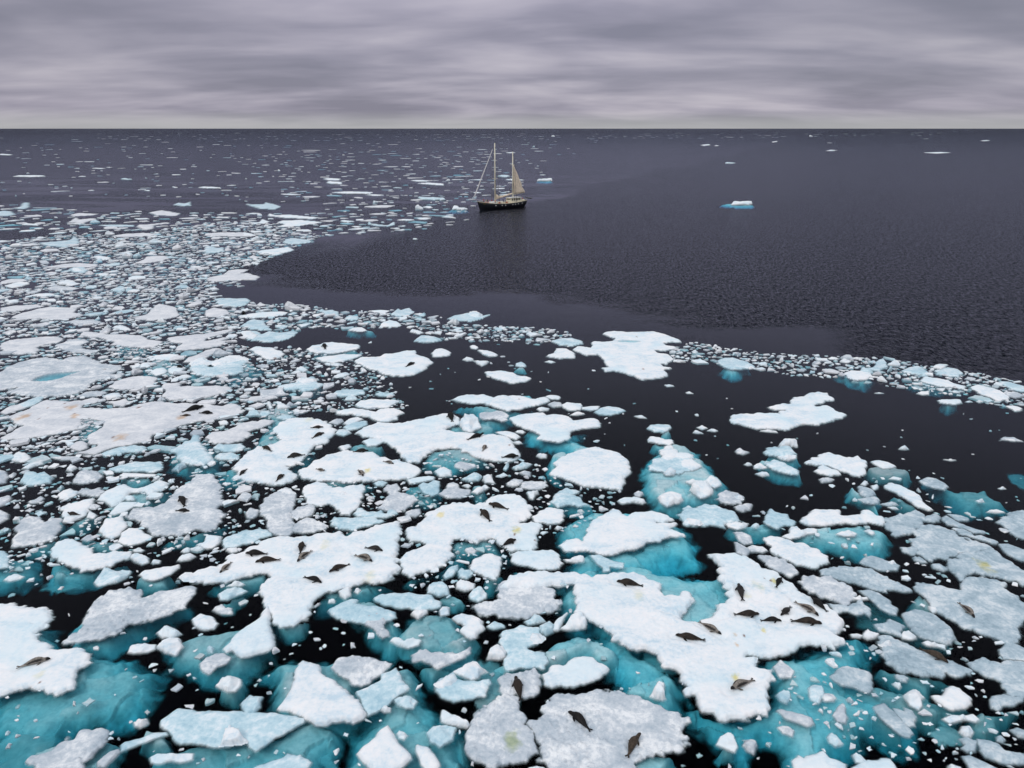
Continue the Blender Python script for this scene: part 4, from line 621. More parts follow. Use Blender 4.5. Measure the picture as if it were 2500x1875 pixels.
ICE2 = """@ 0 750
f g .4|wide grey-white floe with a blue meltwater pool, at the left border|-100 760 0 700 80 640 200 590 330 560 500 540 650 570 740 540 900 520 1030 560 1090 610 1200 610 1300 620 1320 660 1250 690 1200 720 1320 710 1320 740 1250 770 1180 760 1050 780 960 830 915 870 880 900 750 950 600 955 400 960 200 940 90 910 200 860 60 880 -100 900
h 310 800 400 750 550 710 800 690 940 685 800 720 640 780 480 810
f s .4|broad white floe with brown droppings and a long dark seal at its right, left centre|0 1410 100 1350 250 1270 160 1250 60 1180 150 1150 300 1100 400 1040 500 990 600 1000 750 1010 900 1000 1000 970 1110 990 1050 1020 900 1050 860 1090 1000 1080 1150 1100 1300 1080 1400 1080 1500 1040 1650 1010 1780 1010 1900 1030 2050 1030 2250 1040 2400 1060 2500 1020 2600 1060 2620 1100 2600 1130 2500 1170 2400 1200 2250 1210 2100 1230 1950 1270 1800 1330 1650 1370 1560 1450 1450 1470 1300 1490 1150 1530 1000 1590 820 1570 950 1530 1040 1490 960 1450 980 1370 1100 1300 1130 1230 1000 1200 850 1190 870 1260 820 1310 650 1350 400 1400 200 1420 60 1420
u .5||820 1180 1150 1180 1150 1320 950 1380 800 1340
f s .35|pale floe by the left border above the floe with the meltwater pool|0 400 100 350 300 330 450 315 600 310 680 340 620 380 480 400 400 430 430 460 330 490 180 510 60 480 0 450
f g .3|mottled grey floe just right of the pale border floe|620 400 700 370 800 340 920 340 950 370 870 410 900 440 1060 460 1000 490 850 490 700 470 640 440
f s .45|white floe with a long thin tail pointing left, upper left field|850 300 900 260 1000 260 1150 290 1350 290 1520 300 1600 340 1750 360 1740 390 1650 430 1500 430 1350 420 1200 400 1240 370 1100 340 1060 320 950 320
u .4||1200 400 1700 430 1500 470 1250 450
f s .35|white floe with a scalloped bay, joined strips, upper left centre|1800 330 1900 310 2100 290 2250 280 2400 250 2500 230 2500 250 2350 300 2230 330 2200 360 2300 380 2450 350 2400 400 2250 440 2100 450 1880 465 1900 430 1970 390 1850 370
f s .4|oval lavender-white floe right of the meltwater pool floe|1180 860 1230 800 1330 770 1450 740 1600 735 1700 755 1690 790 1620 840 1500 870 1300 885
f s .5|white lobed floe with a square upper lobe, left centre|1740 860 1780 820 1930 810 1950 850 2100 850 2300 840 2480 860 2510 880 2400 920 2300 940 2230 970 2100 980 1950 990 1830 1000 1760 960 1790 900
f s .35|thin white arc of floe reaching right from the white lobed floe's north|1970 590 2030 540 2120 510 2230 460 2290 440 2390 440 2300 500 2200 550 2080 590
f s .35|white floe at the top left beside the border, under the plate field|110 110 200 70 320 40 420 10 550 -10 700 0 820 10 800 50 900 80 820 100 700 130 550 130 400 120 250 130
f s .35|broad lavender floe high in the upper left field right of centre|1440 110 1600 70 1650 0 1720 -40 1850 -20 1900 0 1950 80 1880 110 1750 130 1600 140 1480 130
c s .5|white sugar loaf lump under the broad lavender floe|1220 215 1270 190 1330 180 1400 215 1410 245 1300 250
c s .5|bright white rounded block with a small black seal on top, left centre|1830 660 1900 620 1990 630 2020 640 1960 690 1870 725 1830 700
c s .45|bright white smooth block left of the one with the black seal|1625 700 1700 650 1780 640 1820 680 1780 710 1680 740
c s .4|white slab lying below the block with the black seal|1860 770 1930 740 2050 720 2080 740 1990 770 1900 785
c s .45|white boulder raft above the teal ice at left centre|1500 630 1560 600 1660 585 1650 620 1590 650 1510 650
u .6||1500 650 1600 600 1700 560 1900 560 1950 600 1850 640 1700 690 1600 700
c s .4|white long cap over teal water at left centre|1600 560 1700 510 1850 500 1950 510 1930 550 1750 570
f s .5|fluffy white block cluster at the lower left of the long white floe with droppings|750 1490 800 1450 880 1435 950 1470 940 1510 860 1540 780 1530
f b .45|blue curved ledge under the droppings floe's lower rim|1060 1590 1200 1530 1330 1500 1460 1485 1550 1490 1580 1530 1500 1560 1400 1550 1250 1580 1150 1600
f b .7|rugged blue-white berglet at left centre below the dark long seal|1850 1540 1950 1480 2050 1430 2090 1370 2150 1390 2140 1450 2220 1500 2260 1570 2300 1660 2200 1700 1950 1680 1900 1600
u .7||1780 1600 1900 1500 2150 1380 2300 1450 2400 1700 2200 1760 1850 1720
c s .55|white rocky lump near the left border below the droppings floe|110 1640 160 1580 240 1540 330 1580 350 1620 280 1660 180 1670
c g .3|pale low slab under the rounded white raft at left|560 1610 700 1600 850 1600 800 1640 680 1650
f s .3|thin white wedge at left border beneath grey floe|0 1130 100 1060 250 1040 280 1080 150 1120 60 1150
f b .35|blue bar of ice over the left tip of the droppings floe|180 1050 300 1000 400 960 470 960 430 1010 340 1060 250 1080
c g .3|small grey arch shaped lump beside the thin oval floe|500 580 560 540 640 560 650 590 570 600
f g .25|flat pale strip between the pool floe and the droppings floe|830 960 930 910 1100 900 1170 920 1080 950 950 965
f s .5|white mound cluster in the mid left dark gap|1160 1010 1250 1010 1360 980 1390 1020 1330 1060 1240 1050
c s .4|frosty white lump north of the white mound cluster|1130 960 1200 930 1290 910 1320 960 1250 980 1160 990
@ 500 750
f b .65|glacier blue berg with white peaked caps and teal base, left centre|-180 640 -30 600 80 640 250 600 440 560 470 580 400 620 420 690 300 720 150 740 0 740 -100 720
c s .9|white peaked caps on the back of the glacier blue berg|60 600 150 570 230 530 290 500 400 500 480 555 420 580 300 590 120 625
c s .7|smaller white cap at the left end of the glacier blue berg|-150 600 -50 540 20 530 40 570 130 580 60 610 -80 640
u .8||-200 700 0 560 300 560 550 590 620 640 600 690 500 730 350 760 0 770 -150 760
f b .5|blue-white floe with a lumpy left head and smooth tail, upper centre left|440 340 460 290 440 250 550 250 620 280 700 250 800 270 950 250 1005 260 950 310 850 350 720 375 580 360
c s .7|lumpy white head on the blue-white smooth tailed floe|430 310 440 240 510 240 560 290 520 335
f b .55|blue faceted floe heap above the lumpy headed floe|390 200 450 150 530 120 640 140 650 190 700 200 720 240 600 240 480 230
f s .4|long white strip floe below the field edge, carrying one tiny seal at its left|370 90 470 70 620 50 800 40 900 50 850 80 720 100 550 115 400 110
f s .3|pale tapered floe strip under the one with the tiny seal|-100 420 0 360 100 345 200 325 290 320 200 350 80 390 0 415
f s .35|lavender shield shaped floe with brown smudge, upper centre left|480 450 550 420 700 430 820 460 860 500 800 540 740 560 640 550 560 500
f s .45|white oval floe with an upright dark seal, upper centre left|1090 450 1170 410 1300 380 1380 370 1500 380 1650 400 1670 430 1580 460 1400 490 1200 490
u .6||1120 480 1400 440 1600 430 1680 470 1500 520 1250 520
f s .3|dirty white layered plate under the oval floe of the upright seal|1200 540 1350 520 1500 500 1690 510 1600 550 1480 580 1380 600 1260 580
c s .3|small white rim plate under the dirty layered plate|1350 600 1490 600 1440 635 1370 625
f s .55|smooth bone white floe with one seal, alone in dark water in the upper centre|1600 570 1700 530 1850 530 1950 500 2070 490 2180 460 2270 460 2300 510 2400 540 2470 590 2400 640 2330 690 2260 720 2100 740 1950 720 1850 680 1750 650 1640 600
f s .5|white dome shaped lump in the dark water near the field's edge|1880 215 1920 160 2000 130 2070 150 2125 190 2080 210
c s .4|white loaf with blue foot left of the dome shaped lump|1550 245 1620 210 1720 215 1750 250 1680 265
u .5||1500 250 1700 230 1850 250 1800 270 1600 270
f b .6|blue-white castle shaped berg with two turrets, centre left brash|790 850 880 820 980 820 1040 750 1100 760 1180 745 1200 800 1280 830 1200 880 1080 900 1000 880 900 890
c s .8|white turrets on top of the castle shaped berg|980 820 1030 745 1100 770 1160 750 1195 750 1200 800 1120 830 1050 830
u .5||780 860 1000 800 1280 820 1270 870 1100 920 900 900
c s .4|white tilted slab with blue shadow right of the castle shaped berg|1400 740 1450 720 1530 695 1565 715 1500 750 1400 760
c s .5|white knob of ice above the castle shaped berg|1000 670 1010 635 1080 640 1120 670 1060 700
f s .35|white pancake floe left of the castle shaped berg|-150 850 0 850 150 845 290 860 230 900 100 930 -20 950 -140 930 -200 900
f s .5|long smooth white bar of ice in the left centre brash|430 1010 500 960 620 950 760 940 780 970 650 990 520 1010
f b .45|low blue cap berg in the dark gap, centre left|1350 950 1420 900 1520 880 1710 885 1720 930 1600 950 1480 960
c b .4|pale cone under the low blue cap berg|1510 1000 1560 940 1620 950 1655 990 1580 1005
f s .35|feathery white floe in the gap above the two lobed white floe|1615 1050 1680 1000 1800 985 1950 990 2110 1000 2050 1040 1960 1080 1800 1085 1680 1080
f s .45|two lobed white floe with serrated edge, centre|1415 1120 1500 1090 1620 1085 1750 1110 1850 1120 1900 1090 2050 1085 2140 1130 2060 1170 2070 1200 1980 1230 1860 1220 1800 1180 1700 1170 1580 1150 1450 1150
c b .45|white crescent shell shaped lump on dark water, centre|1840 930 1900 905 1960 930 2040 900 2040 940 1960 960 1880 955
f s .4|frosty white finger floe above the tall six seal floe, left|10 1400 60 1350 200 1330 320 1300 400 1250 500 1230 650 1210 750 1215 700 1260 600 1300 480 1330 480 1380 400 1430 250 1460 100 1465 40 1440
f b .45|blue-white crumbly bank left of the tall six seal floe|80 1510 150 1470 280 1470 400 1460 420 1510 350 1550 200 1550
c b .5|blue-white humps just under the crumbly bank|110 1620 180 1560 300 1550 380 1600 330 1640 180 1650
c s .5|white standing plate in the teal gap above the finger floe|780 1060 850 1020 920 1070 880 1090 790 1095
c s .5|white thin fin beside the standing plate|680 1010 720 1020 730 1080 700 1100
c b .4|pale rounded block beside the thin white fin|580 1170 620 1110 700 1100 715 1140 650 1180
c b .4|blue-grey slab under the standing plate|780 1190 860 1150 970 1160 930 1200 840 1215
u .4||580 1160 800 1010 950 1060 1000 1180 800 1220 600 1200
c s .45|white pear shaped block right of the blue-grey slab|960 1100 1010 1090 1045 1120 1000 1150 970 1140
f s .35|white slab pair between the tall six seal floe and the central floes, upper slab|1490 1250 1560 1200 1650 1180 1705 1200 1640 1230 1540 1265
f b .35|lower slab of the white slab pair right of the tall six seal floe|1490 1290 1600 1240 1750 1220 1750 1260 1640 1310 1540 1320
c g .35|grey oval lump right of the tall six seal floe's crown|1345 1240 1400 1200 1490 1200 1500 1230 1430 1265
c b .4|pale blue cluster under the white slab pair|1420 1360 1450 1310 1550 1310 1580 1350 1500 1385
f s .4|small white floe tucked against the four seal floe's upper edge|1455 1500 1560 1470 1570 1500 1500 1540 1470 1530
f s .45|white rounded wedge above the four seal floe's right part|1710 1440 1780 1410 1900 1410 1930 1440 1850 1480 1760 1490
u .7||1520 1540 1600 1470 1750 1450 1950 1480 1900 1530 1700 1550
f s .65|long white floe with four dark seals, its right end dirty grey, centre|1630 1350 1720 1290 1870 1230 2050 1250 2200 1225 2350 1190 2480 1160 2600 1140 2690 1140 2760 1200 2760 1250 2670 1270 2600 1310 2700 1330 2850 1340 2950 1360 3100 1360 3250 1390 3310 1430 3360 1510 3400 1550 3410 1590 3380 1640 3280 1660 3180 1650 3050 1640 2930 1600 2850 1560 2780 1550 2760 1510 2600 1510 2440 1540 2300 1660 2210 1665 2110 1590 2060 1520 1950 1450 1850 1400 1720 1390
u 1.0||2580 1250 2780 1200 2980 1220 3200 1300 3100 1340 2950 1370 2700 1350 2560 1320
u .9||2300 1640 2430 1520 2800 1520 3000 1600 3100 1640 2950 1700 2700 1720 2500 1720
c s 1.3|tall white column block standing between the four dark seals' floe and the blue awash floe|2760 1230 2800 1200 2810 1130 2910 1115 2960 1180 2980 1290 2930 1310 2870 1350 2810 1330 2770 1280
@ 1000 750
f s .4|long white floe with two humps over bright turquoise, centre right of the column block|450 990 520 960 650 940 780 935 900 965 1000 950 1170 950 1260 970 1350 985 1450 965 1520 1000 1440 1040 1330 1060 1200 1090 1050 1110 950 1080 900 1060 780 1030 650 1040 530 1020
u .8||480 1030 700 1030 950 1070 1200 1100 1350 1060 1250 1120 1050 1150 1080 1190 980 1250 980 1310 850 1340 700 1350 700 1200 720 1120 550 1070
u .7||1150 940 1300 925 1360 960 1300 990
f g .25|pale bumpy pads awash right of the tall white column block|740 1140 850 1130 990 1110 1080 1160 1050 1200 1000 1230 920 1200 850 1210 760 1190
f s .5|white arrowhead floe with grey right end, right of centre|1080 1190 1200 1150 1440 1130 1470 1160 1580 1150 1700 1170 1780 1210 1950 1190 2000 1190 2070 1240 2060 1280 1950 1300 1780 1310 1730 1340 1720 1420 1600 1450 1480 1430 1360 1410 1430 1370 1320 1320 1220 1290 1120 1240
u 1.1||1230 1300 1450 1300 1700 1350 1750 1320 1950 1300 1830 1360 1790 1420 1850 1470 2000 1480 2200 1540 2200 1600 1900 1700 1600 1680 1520 1640 1700 1560 1700 1520 1500 1480 1300 1430 1250 1370
f s .6|rounded white floe with coarse rim under the white arrowhead floe|1620 1620 1700 1570 1820 1540 2000 1500 2150 1530 2250 1560 2340 1620 2400 1770 2310 1830 2320 1880 2260 1960 2150 1950 1900 1920 1700 1850 1530 1790 1540 1740 1600 1710 1580 1670
u .8||1500 1600 1700 1540 1750 1700 1650 1870 1550 1820 1480 1750
f s .4|flat white wedge between the four dark seals' floe and the arrowhead floe|925 1340 1030 1330 1130 1350 1190 1390 1150 1420 1050 1390
c s .3|small white loaf right of the flat wedge|1145 1335 1200 1320 1245 1340 1220 1360 1160 1350
c s .3|small snowy chip below the flat wedge|1115 1450 1180 1435 1215 1465 1160 1475
c s .6|white tooth shaped chunk below the arrowhead floe|1370 1590 1430 1580 1475 1565 1470 1620 1420 1625
f s .35|dirty white leaf shaped floe alone on dark water, upper centre|805 690 900 685 1040 680 1130 710 1230 740 1305 760 1280 790 1200 800 1100 815 1000 790 900 760 840 730
f b .4|snowy top of a small tower lump on dark water north east of the leaf floe|1150 625 1150 600 1210 585 1250 605 1265 635 1200 640
u .3||1080 650 1200 640 1280 655 1200 670
f s .5|white block with small peak, dark water upper centre|230 490 280 450 350 435 450 480 430 510 330 530 250 525
f s .35|white slab with a round head beside it, upper centre|740 455 840 460 950 500 940 520 860 525 790 500
c s .4|round headed white lump left end of the slab pair|655 410 690 400 740 430 720 450 670 440
c s .45|white bowl shaped block under the slab with a round head|690 560 760 575 860 570 820 610 780 630 730 600
c s .4|white winged lump left of the bowl shaped block|575 560 620 525 685 545 680 570 620 580
f s .45|white cottage shaped block near the ribbon of brash, centre right|1485 520 1570 480 1590 440 1700 440 1770 480 1770 540 1650 545 1540 540
f b .5|blue-white hump with snow horn at the ribbon's left head, upper centre|400 115 500 80 600 60 680 60 780 90 870 70 780 120 650 150 500 140
c s .9|snow horn standing on the blue-white hump|630 70 670 30 710 25 780 75 740 110 690 95
f b .5|blue-white low hill berg at the middle of the brash ribbon|1540 360 1640 330 1750 325 1870 360 1870 385 1750 410 1620 405
f b .45|white and blue wedge left of the brash ribbon|50 360 120 300 220 300 310 325 350 350 250 370 150 375
c s .35|white curled lump left above the white wedge|10 260 30 225 90 240 160 275 90 290
c s .3|white slab chip above the cottage block|1460 580 1510 572 1570 585 1530 600
f s .3|snowy oval pad right of the long two humped floe|1460 955 1530 940 1620 955 1610 990 1540 990
f g .3|grey pad with white rim right of the long two humped floe|1490 1040 1560 1010 1640 1020 1640 1060 1560 1080
f s .4|white heart shaped pad, right centre|1650 1050 1700 1025 1850 1030 1870 1060 1830 1100 1750 1110 1680 1085
f s .35|white bar floe right of the heart shaped pad|1860 1075 1950 1065 2050 1060 2030 1095 1950 1110 1870 1095
f b .3|pale blue pad right of the white bar floe|2000 1130 2060 1080 2150 1065 2260 1080 2330 1110 2250 1140 2150 1160 2060 1150
c s .35|white knob between the two humped floe and the arrowhead floe|1375 1090 1420 1070 1500 1080 1490 1110 1410 1120
c s .35|white chip south of the heart shaped pad|1735 1160 1810 1120 1885 1145 1820 1165
f s .35|thin snowy slip far right below the wide dirty floe, upper right of centre|2080 650 2160 640 2240 630 2230 680 2120 685
@ 1500 750
f s .55|wide dirty white floe with a dark rim and ragged right side, at the ribbon's middle|-230 360 -100 370 0 350 -20 340 0 330 -130 280 -100 260 0 250 150 262 300 262 430 258 550 290 650 320 720 350 715 370 600 370 520 380 560 400 700 420 650 435 560 460 450 460 480 485 580 500 620 550 600 580 560 610 490 600 520 630 620 650 560 665 530 670 580 700 575 735 500 755 400 770 290 770 200 730 100 700 0 680 -70 640 -110 560 -180 500 -300 510 -440 450 -400 415 -330 425 -230 440
h 0 365 120 350 240 355 320 375 200 385 60 380
f b .55|white topped blue berg lying in the brash ribbon, right centre|1110 570 1180 540 1280 530 1360 560 1450 590 1520 640 1420 655 1280 665 1160 640
u .8||1100 630 1200 620 1520 640 1400 680 1280 740 1170 680
f s .5|white feathered floe with three ragged arms, right centre dark water|1250 1200 1290 1155 1400 1150 1520 1135 1650 1135 1800 1150 1780 1120 1840 1110 1720 1100 1645 1070 1720 1045 1830 1035 1940 1045 1895 1010 1940 965 2050 950 2100 915 2212 910 2300 920 2320 950 2370 970 2350 1000 2260 995 2250 1030 2200 1030 2180 1060 2300 1050 2400 1110 2520 1150 2450 1190 2360 1210 2260 1240 2212 1260 2100 1255 2000 1270 1900 1300 1850 1315 1740 1310 1650 1310 1550 1305 1460 1290 1350 1250 1270 1235
c s .35|small white slip just under the three armed feathered floe|1570 1325 1640 1315 1740 1330 1760 1350 1680 1345
f b .4|blue-white shell shaped pad, dark water right of centre|355 1300 380 1260 500 1260 600 1265 620 1290 590 1310 520 1345 430 1330
u .4||500 1340 620 1310 620 1340 580 1380 500 1370
f s .45|white brick like block under the shell shaped pad|370 1410 380 1385 440 1390 500 1410 640 1430 630 1460 580 1480 460 1460 380 1440
u .6||380 1450 620 1480 500 1530 420 1490
f s .8|white rounded block with a blocky right arm, top of the rounded turquoise berg|495 1530 540 1490 610 1485 680 1540 690 1570 770 1560 860 1580 870 1620 760 1630 680 1620 640 1650 560 1650 510 1610
f s .35|trio of small white pads in dark water, largest of the trio|890 1290 950 1270 1000 1295 950 1315
c s .3|lower left pad of the trio in dark water|850 1350 870 1315 955 1360 900 1360
c s .3|right pad of the trio in dark water|1005 1325 1050 1310 1110 1325 1080 1340
f b .7|turquoise berg with a leaning white tower, right side dark water|1610 1560 1650 1510 1720 1500 1780 1510 1830 1480 1900 1500 1960 1570 1900 1600 1750 1600 1650 1580
c s 1.6|leaning white tower on the turquoise berg|1760 1490 1800 1430 1850 1395 1900 1430 1950 1450 1975 1510 1920 1500 1830 1500
c s .6|white scroll at the foot of the leaning white tower|1750 1600 1830 1570 1950 1580 1950 1620 1880 1655 1800 1640
u .9||1600 1580 1750 1560 1970 1580 2020 1620 2000 1670 1880 1700 1700 1680
c g .3|grey leaf trio lump left of the leaning tower's berg|1300 1550 1350 1505 1390 1540 1450 1560 1390 1590 1330 1570
c s .3|small pads group at left, pair of slips below the ribbon right of centre|220 1165 290 1160 345 1195 270 1190
c s .25|two crumbs of ice in dark water below the wide dirty floe|540 830 580 830 640 850 570 855
c s .25|low white crumb in dark water right of the two crumbs|770 915 800 905 850 930 790 930
@ 2000 750
f b .8|curled blue-white berg with horns in the brash ribbon, right side|460 690 470 630 500 660 590 640 630 570 690 545 735 590 730 640 640 680 540 695
f s .5|white rubble mound on a blue foot in the ribbon, right side|270 710 330 680 430 680 560 700 570 740 510 770 420 790 320 760
u .9||150 700 300 680 560 700 620 760 500 850 400 820 250 760
f b .6|blue-white wedge berg left of the bright white egg, right side ribbon|890 680 950 650 1050 620 1100 640 1170 690 1160 730 1050 720 930 700
c s .5|bright white egg shaped block on top of the ribbon at right|1220 630 1270 605 1360 605 1350 640 1310 670 1230 650
f b .55|blue-white flat hill right of the white egg|1250 680 1380 640 1500 665 1560 700 1500 750 1400 740 1290 720
f s .45|white smooth floe with a long spoon shape in the right side ribbon|1095 780 1160 745 1290 760 1400 780 1480 820 1600 850 1560 880 1400 855 1300 850 1200 825 1110 800
u .7||950 790 1150 790 1400 850 1620 870 1500 900 1250 870 1050 850
f s .35|dirty rough floe near the right border of the ribbon|1640 860 1700 830 1800 850 1950 890 2050 960 2030 990 1930 1005 1830 960 1720 920
f b .35|pale slanting floe at the right border end of the ribbon|1950 795 2050 800 2180 840 2300 880 2300 920 2180 910 2060 870 1990 830
c s .35|white duck shaped piece below the spoon shaped floe|1050 925 1090 905 1170 890 1175 940 1110 945
f s .4|lumpy oblong white pad with blue shadow beneath the ribbon, right|1285 1000 1370 990 1530 990 1540 1020 1480 1045 1380 1035 1310 1025
u .7||1290 1010 1540 1020 1450 1080 1380 1085
c s .3|tiny white oval right of the lumpy oblong pad|1575 1015 1620 1005 1650 1018 1610 1025
c s .3|small white oval farther right of the lumpy oblong pad|1690 1010 1720 998 1760 1010 1730 1030
c s .5|small white peaked chunk alone in the right dark water|860 1525 890 1490 910 1480 960 1525 920 1535
f s .3|curved white pad at the right border under the ribbon|2010 1060 2100 1055 2200 1085 2180 1110 2120 1115 2060 1085
c s .3|white flat slip low in the right dark water|1335 1630 1400 1640 1465 1640 1420 1655
f g .25|faint grey slush patch by the right border|1950 1430 2000 1400 2100 1400 2190 1440 2100 1440 2030 1430
c s .25|thin white dash alone below the ribbon at right|595 920 640 917 690 925 640 930
c s .35|white rind on the left of the ribbon at right|90 545 130 530 210 550 180 562 120 560
c s .35|long white cap on the ribbon's upper edge at right|330 540 400 533 475 540 440 556 360 555
"""
ICE3 = """@ 0 470
f s .35|white flat floe in the brownish gap of the upper left field|1435 770 1500 740 1560 720 1580 690 1700 680 1830 690 1830 710 1720 740 1600 760
f s .35|long pale floe strip beneath the white capped lens, upper left field|450 810 560 790 700 770 850 760 1050 770 1050 800 850 805 650 810
c s .6|white capped lens with blue shadow in the upper left field|1030 690 1100 675 1210 700 1200 720 1090 735 1050 715
c s .7|white igloo shaped lump in the upper left field|810 850 820 810 880 808 900 850
f b .4|blue cushions around the igloo shaped lump|730 830 800 805 900 800 960 830 900 870 800 860
f b .5|blue-white saddle shaped berg near the upper left ice edge|410 540 600 530 760 510 800 460 850 510 860 540 780 560 700 600 600 580 480 570
c s .9|white knobbed block on a thin plate, upper left field|620 990 700 960 750 925 830 930 830 970 900 975 800 1000 720 1010
f g .3|thin grey plate below the white knobbed block|490 1040 600 1000 700 1010 850 1030 800 1050 650 1060 550 1055
f s .35|thin white strip floe at the left border of the upper field|0 1240 150 1220 400 1205 470 1225 350 1250 150 1280 0 1290
c s .4|bright oval block east of the igloo lump|1060 880 1130 865 1200 870 1160 900 1090 905
f b .5|blue-white crest berg in the middle of the upper left field|1180 1050 1260 1020 1300 1000 1360 1020 1340 1060 1250 1070
f s .35|pale shard plates pair at the left border, upper field|0 960 120 930 260 930 300 950 150 970 0 990
f b .6|blue knuckle berg at the far left edge of the pack|130 170 230 150 250 110 310 110 310 160 250 175
f b .5|blue flat berg at the left border in the far pack|-60 215 30 195 110 200 165 235 80 250 -60 250
f s .3|white long pad of the far pack, first from the left|760 240 850 220 950 225 1070 230 980 245 800 255
f s .5|white sailboat shaped pad of the far pack|740 320 820 270 860 290 1020 275 1040 295 940 310 900 335
f s .45|white floe with a dark cleft in the far pack|1480 370 1500 340 1620 340 1820 320 1820 335 1650 350 1660 395 1550 400
f s .25|flat white pad at the rim of the far pack, below the blue horned berglet|1600 215 1750 190 1950 225 1900 250 1700 245
f b .3|thin teal streak floe in the far pack|1050 350 1250 345 1450 350 1440 365 1200 370
f b .6|blue horned berglet standing off the far pack|1870 130 1930 110 2000 120 2050 95 2060 140 1960 145
f s .3|broad white pad at the top of the dense pack|1190 470 1350 445 1550 435 1700 445 1650 465 1500 475 1300 480
c s .6|small pale cone in the left brown gap|60 1180 100 1135 130 1165 235 1145 220 1175 110 1195
c s .5|white long lump above the small pale cone|320 1110 450 1080 600 1090 610 1110 450 1130
f b .3|white pad with a bluish edge, upper left field right part|1200 1300 1280 1270 1420 1258 1460 1270 1350 1300 1250 1310
f g .3|grey-white patch floe beneath the broad bluish pad|700 1400 820 1370 1000 1370 1100 1390 1050 1420 850 1420
@ 500 470
f s .35|white tongue floe jutting into the dark water beneath the schooner's lead|0 930 80 905 200 885 320 870 470 870 600 910 540 940 380 945 200 955 80 960
f s .3|pale plate behind the white tongue floe|200 880 250 840 350 828 480 830 400 865 300 875
f s .35|grey-white tapered floe at the pack's edge west of the schooner|520 635 600 625 780 600 900 585 965 620 850 650 700 665 600 655
f b .7|emerald berg with a white saddle, left of the schooner|430 120 560 130 640 125 650 105 740 120 820 150 760 180 600 175 520 150
f s .45|winged white strip floe of the far pack left of the schooner|680 250 700 225 760 245 880 235 1000 245 1230 270 1150 285 980 275 850 270
f s .35|broad white strip floe below the winged strip|780 320 850 300 1050 295 1290 320 1150 340 980 365 780 368 860 345
f b .5|thin white-blue bench floe with knobs, below left of the schooner|1760 340 1770 310 1800 335 1900 345 1980 350 2040 315 2055 345 1980 365 1850 360
c s .6|white ship shaped chunk, far pack|470 325 600 320 640 280 710 310 650 335 520 340
f b .6|pale blue rounded berg at the elbow of the dense pack|120 1140 200 1135 300 1140 450 1140 500 1170 440 1210 300 1240 180 1220 120 1190
f b .5|blue cluster berg at the pack's east edge, far|840 540 880 500 960 490 1120 510 1170 530 1050 550 930 560
f b .6|pale blue twin berg within the dense pack|0 600 30 570 140 600 200 590 220 630 100 650 0 650
c s .5|white ice cube at the pack's corner by the dark lead|500 765 540 735 600 765 560 780
f s .35|low white slope floe above the pack corner cube|460 700 520 675 600 695 540 715
f b .5|blue-white two humped mound along the pack's southern lip|1220 1270 1270 1250 1300 1270 1380 1265 1450 1285 1440 1330 1300 1320
f b .4|pale blue low berg right of the two humped mound|1500 1360 1560 1320 1650 1330 1660 1370 1580 1385
f s .3|thin snow strip on the pack's southern lip at right|1770 1275 1900 1265 2010 1270 1950 1300 1820 1290
f b .55|aqua sided flat berg at the right tip of the pack's southern lip|2000 1310 2060 1270 2090 1245 2120 1265 2212 1240 2260 1280 2212 1320 2080 1335
f s .4|white mound in the dense pack south of the elbow|560 1210 600 1180 660 1210 600 1230
f s .35|lavender pad in the dense pack under the elbow berg|0 1270 100 1240 220 1260 280 1300 150 1340 0 1340
f s .35|long smooth white pad at the pack's northern part|0 440 150 430 400 430 550 470 400 475 200 470 0 465
c s .4|white wedge chunk on the long smooth pad's right end|420 460 430 425 520 450 530 465
"""
